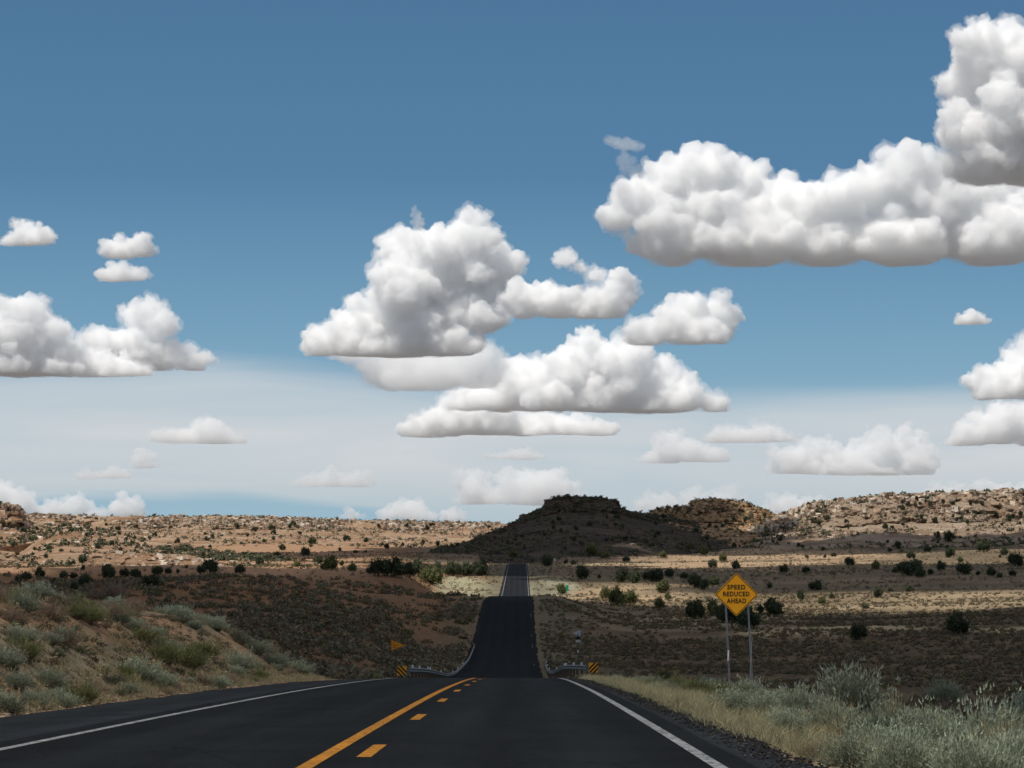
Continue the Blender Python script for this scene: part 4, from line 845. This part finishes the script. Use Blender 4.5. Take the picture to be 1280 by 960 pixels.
lp = bar('sign_post', px_local(912.6, 868, .012), px_local(906.6, 744, .012), .062, .035, M['post'], sg)
rp = bar('sign_post', px_local(941.2, 870, .012), px_local(934.4, 744, .012), .062, .035, M['post'], sg)
bm = bmesh.new(); a = px_local(910.3, 819.5, -.002); box(bm, a, (.052, .008, .36), Matrix.Rotation(R(2.8), 3, 'Y')); s_ = bmo('reflective_strip', bm, M['refl'], sg); s_['label'] = 'white reflective strip on the left post'
bm = bmesh.new(); a = px_local(938.2, 833, -.004); box(bm, a, (.014, .004, 2.0), Matrix.Rotation(R(3.1), 3, 'Y')); bmo('post_edge', bm, M['back'], sg)
for x_, z_ in ((-.36, .0), (.36, .0), (-.30, .18), (.30, .18)):
    bm = bmesh.new(); bmesh.ops.create_cone(bm, cap_ends=True, segments=8, radius1=.014, radius2=.01, depth=.01, matrix=Matrix.Translation((x_, -.006, zc + z_)) @ Matrix.Rotation(R(90), 4, 'X')); bmo('bolt', bm, M['galv'], sg)
# pennants
def pennant(px0, px1, pyt, pyb, d, label, back):
    a, b = at(px0, pyt, d), at(px1, pyb, d); x0, x1 = a.x, b.x; zt, zb = a.z, b.z; g = gz((x0 + x1) / 2, d); root = empty('pennant_sign', (x0, d, g), label, 'road sign')
    pts = [(0, zt - g), (0, zb - g), (x1 - x0, (zt + zb) / 2 - g)]
    plate('sign_panel', rounded(pts, .03, 3), .004, -.002, M['back'] if back else M['pennant'], root)
    L, Hh = x1 - x0, zt - zb; sc = lambda q: [(q * (1 if L > 0 else -1), zt - g - q * 1.25), (q * (1 if L > 0 else -1), zb - g + q * 1.25), (L - q * 2.6 * (1 if L > 0 else -1), (zt + zb) / 2 - g)]
    if not back:
        ring('sign_border', sc(.03), sc(.055), .002, -.0042, M['black'], root)
        for i, t_ in enumerate(('NO', 'PASSING', 'ZONE')): word('lettering', t_, .095, (.13, .42, .25)[i], (.20, .33, .24)[i], (zt + zb) / 2 - g + (1 - i) * .14 - (0), -.0065, M['black'], root, .02)
    xp = L * .32
    return root, g, zt, zb, xp
root, g, zt, zb, xp = pennant(488.6, 507.0, 799.6, 813.4, 175, 'orange NO PASSING ZONE pennant on thin post left of the road', False)
bar('sign_post', (xp, .012, -.1), (xp, .012, (zt + zb) / 2 - g), .05, .03, M['wood'], root)
root, g, zt, zb, xp = pennant(726.0, 715.6, 787.0, 796.0, 235, 'grey back of a pennant sign facing away on green post', True)
bar('brace', (0, -.03, zb - g + .02), (0, -.03, zt - g - .02), .05, .02, M['galv'], root, False)
bar('sign_post', (xp - .02, -.05, -.1), (xp - .02, -.05, (zt + zb) / 2 - g), .065, .04, M['green'], root)
q = lambda py: at(0, py, 235).z - g
for py, mt, w_, h_ in ((798.0, 'black', .42, .22), (800.4, 'refl', .42, .05), (802.3, 'back', .46, .12)):
    bm = bmesh.new(); box(bm, (xp - .02, -.062, q(py)), (w_, .006, h_)); bmo('small_plate', bm, M[mt], root)
bm = bmesh.new(); box(bm, (xp - .02, -.058, q(814.3)), (.10, .006, .26)); bmo('reflector', bm, M['refl'], root)
# guard rails: W-beam swept along the path, posts, blocks, reflectors and a striped end marker
def guardrail(path, label, side, mx, my):
    """path: (px, py of the top edge, distance)"""
    ds = [p[2] for p in path]; L = [at(*p) for p in path]; xs = [p.x for p in L]; zs = [p.z for p in L]
    yy = np.arange(ds[0], ds[-1] + .1, 1.2); xx = pchip(ds, xs, yy); zz = pchip(ds, zs, yy)
    root = empty('guardrail', (xx[0], yy[0], gz(xx[0], yy[0])), label, 'guardrail', 'guardrails beside the dip'); o3 = np.array(root.location)
    prof = [(0, 0), (.03, -.01), (.075, -.055), (.075, -.085), (.015, -.135), (.015, -.17), (.075, -.22), (.075, -.25), (.03, -.30), (0, -.31)]
    prof = prof + [(x - .006, z) for x, z in reversed(prof)]; sgn = side
    tx = np.gradient(xx, yy); nrm = np.stack([np.ones_like(tx), -tx], 1) / np.sqrt(1 + tx ** 2)[:, None]
    Vv = np.array([[(xx[i] + sgn * nrm[i, 0] * px_, yy[i] + sgn * nrm[i, 1] * px_, zz[i] + pz) for px_, pz in prof + [prof[0]]] for i in range(len(yy))])
    nc = len(prof) + 1; mk('rail', Vv.reshape(-1, 3) - o3, grid_faces(len(yy), nc), M['galv'], root)
    post = None; step = 4
    for i in range(2, len(yy), 4):
        x, y, z = xx[i] - sgn * .09, yy[i], zz[i]; b = min(gz(x, y), z - .6) - .2
        bm = bmesh.new(); box(bm, (0, 0, (z + .03 + b) / 2 - z), (.15, .18, z + .03 - b)); p_ = bmo('post', bm, M['wood'], root); p_.location = Vector((x, y, z)) - Vector(o3)
        if i in (6, 14, 26, 30, 54, 86, 102, 118):
            bm = bmesh.new(); box(bm, (0, 0, .08), (.10, .02, .17)); rf = bmo('reflector', bm, M['refl'], root); rf.location = Vector((x + sgn * .02, y - .1, z)) - Vector(o3)
    # end marker plate with yellow and black diagonal stripes
    c_ = at(mx, my, yy[0] - .4); s_ = .56; pl = []
    bm = bmesh.new(); box(bm, (0, .006, 0), (s_, .008, s_)); mp_ = bmo('marker_panel', bm, M['orange'], root); mp_.location = c_ - Vector(o3)
    for t0 in (-.66, -.22, .22):
        pts = []
        poly = [(t0, -.5), (t0 + .24, -.5), (t0 + .24 + 1.0, .5), (t0 + 1.0, .5)]; poly = [(x - .5 + .5, z) for x, z in poly]
        # clip to the unit square
        def clip(P, f, g_):
            out = []
            for i in range(len(P)):
                a_, b_ = P[i], P[(i + 1) % len(P)]; fa, fb = f(a_), f(b_)
                if fa >= 0: out.append(a_)
                if fa * fb < 0: tt = fa / (fa - fb); out.append((a_[0] + (b_[0] - a_[0]) * tt, a_[1] + (b_[1] - a_[1]) * tt))
            return out
        poly = [(x - .28, z) for x, z in poly]
        poly = clip(poly, lambda p: p[0] + .5, 0); poly = clip(poly, lambda p: .5 - p[0], 0) if poly else poly
        if len(poly) < 3: continue
        m_ = 1 if side < 0 else -1                       # stripes slope down towards the traffic
        st = plate('stripe', [(x * s_ * m_, z * s_) for x, z in poly], .003, -.002, M['black'], mp_)
    x_, y_ = c_.x, c_.y; b = gz(x_, y_) - .2
    bar('end_post', (x_ - o3[0] + side * -.0, y_ - o3[1] + .03, b - o3[2]), (x_ - o3[0], y_ - o3[1] + .03, c_.z - o3[2] + .25), .14, .1, M['wood'], root, False)
    bm = bmesh.new(); box(bm, ((s_ / 2 + .10) * side * (1), .03, -.02), (.14, .03, s_ * .95)); ea = bmo('end_plate', bm, M['galv'], root); ea.location = c_ - Vector(o3)
    return root
guardrail([(510, 834.0, 146), (535, 836.0, 175), (550, 839.5, 205), (560, 841.5, 230), (571, 837.5, 262), (580, 829, 290), (587, 820, 320), (592.5, 807, 352), (591, 803.5, 362), (584, 799.5, 372)], 'steel guardrail with striped marker on the left of the dip', 1, 502.5, 838.5)
guardrail([(735, 831.5, 146), (718, 831.0, 160), (706, 831.6, 178), (698, 835.0, 200), (691, 838.5, 225), (685.5, 836.5, 250), (682.3, 829, 283), (684, 826.5, 300), (690, 823.5, 320)], 'steel guardrail with striped marker on the right of the dip', -1, 741.8, 834.5)
# small far signs and a delineator
d = 700; c0 = at(709, 735, d); g = gz(c0.x, d); sm = empty('mile_marker', (c0.x, d, g), 'small green marker sign beside the olive shrub right of the far road', 'road sign')
bm = bmesh.new(); box(bm, (0, 0, c0.z - g), (.75, .01, 1.7)); bmo('sign_panel', bm, M['lime'], sm); bar('sign_post', (0, .02, -.1), (0, .02, c0.z - g), .06, .04, M['post'], sm)
d = 980; c0 = at(693.5, 699.5, d); g = gz(c0.x, d); sm = empty('far_sign', (c0.x, d, g), 'tiny pale sign far off beside the road crest', 'road sign')
bm = bmesh.new(); box(bm, (0, 0, c0.z - g), (1.0, .01, 1.0)); bmo('sign_panel', bm, M['back'], sm); bar('sign_post', (0, .02, -.1), (0, .02, c0.z - g), .08, .05, M['post'], sm)
p = hit(999, 860); dl = empty('delineator', p, 'slim white delineator stake out on the plain beyond the sign', 'marker post')
bar('stake', (0, 0, -.1), (0, 0, 8.5 / F * p.y), .05, .03, M['refl'], dl, False); bar('base', (0, -.01, -.1), (0, -.01, 1.5 / F * p.y), .06, .05, M['post'], dl, False)
print('done', round(time.time() - T0, 1))
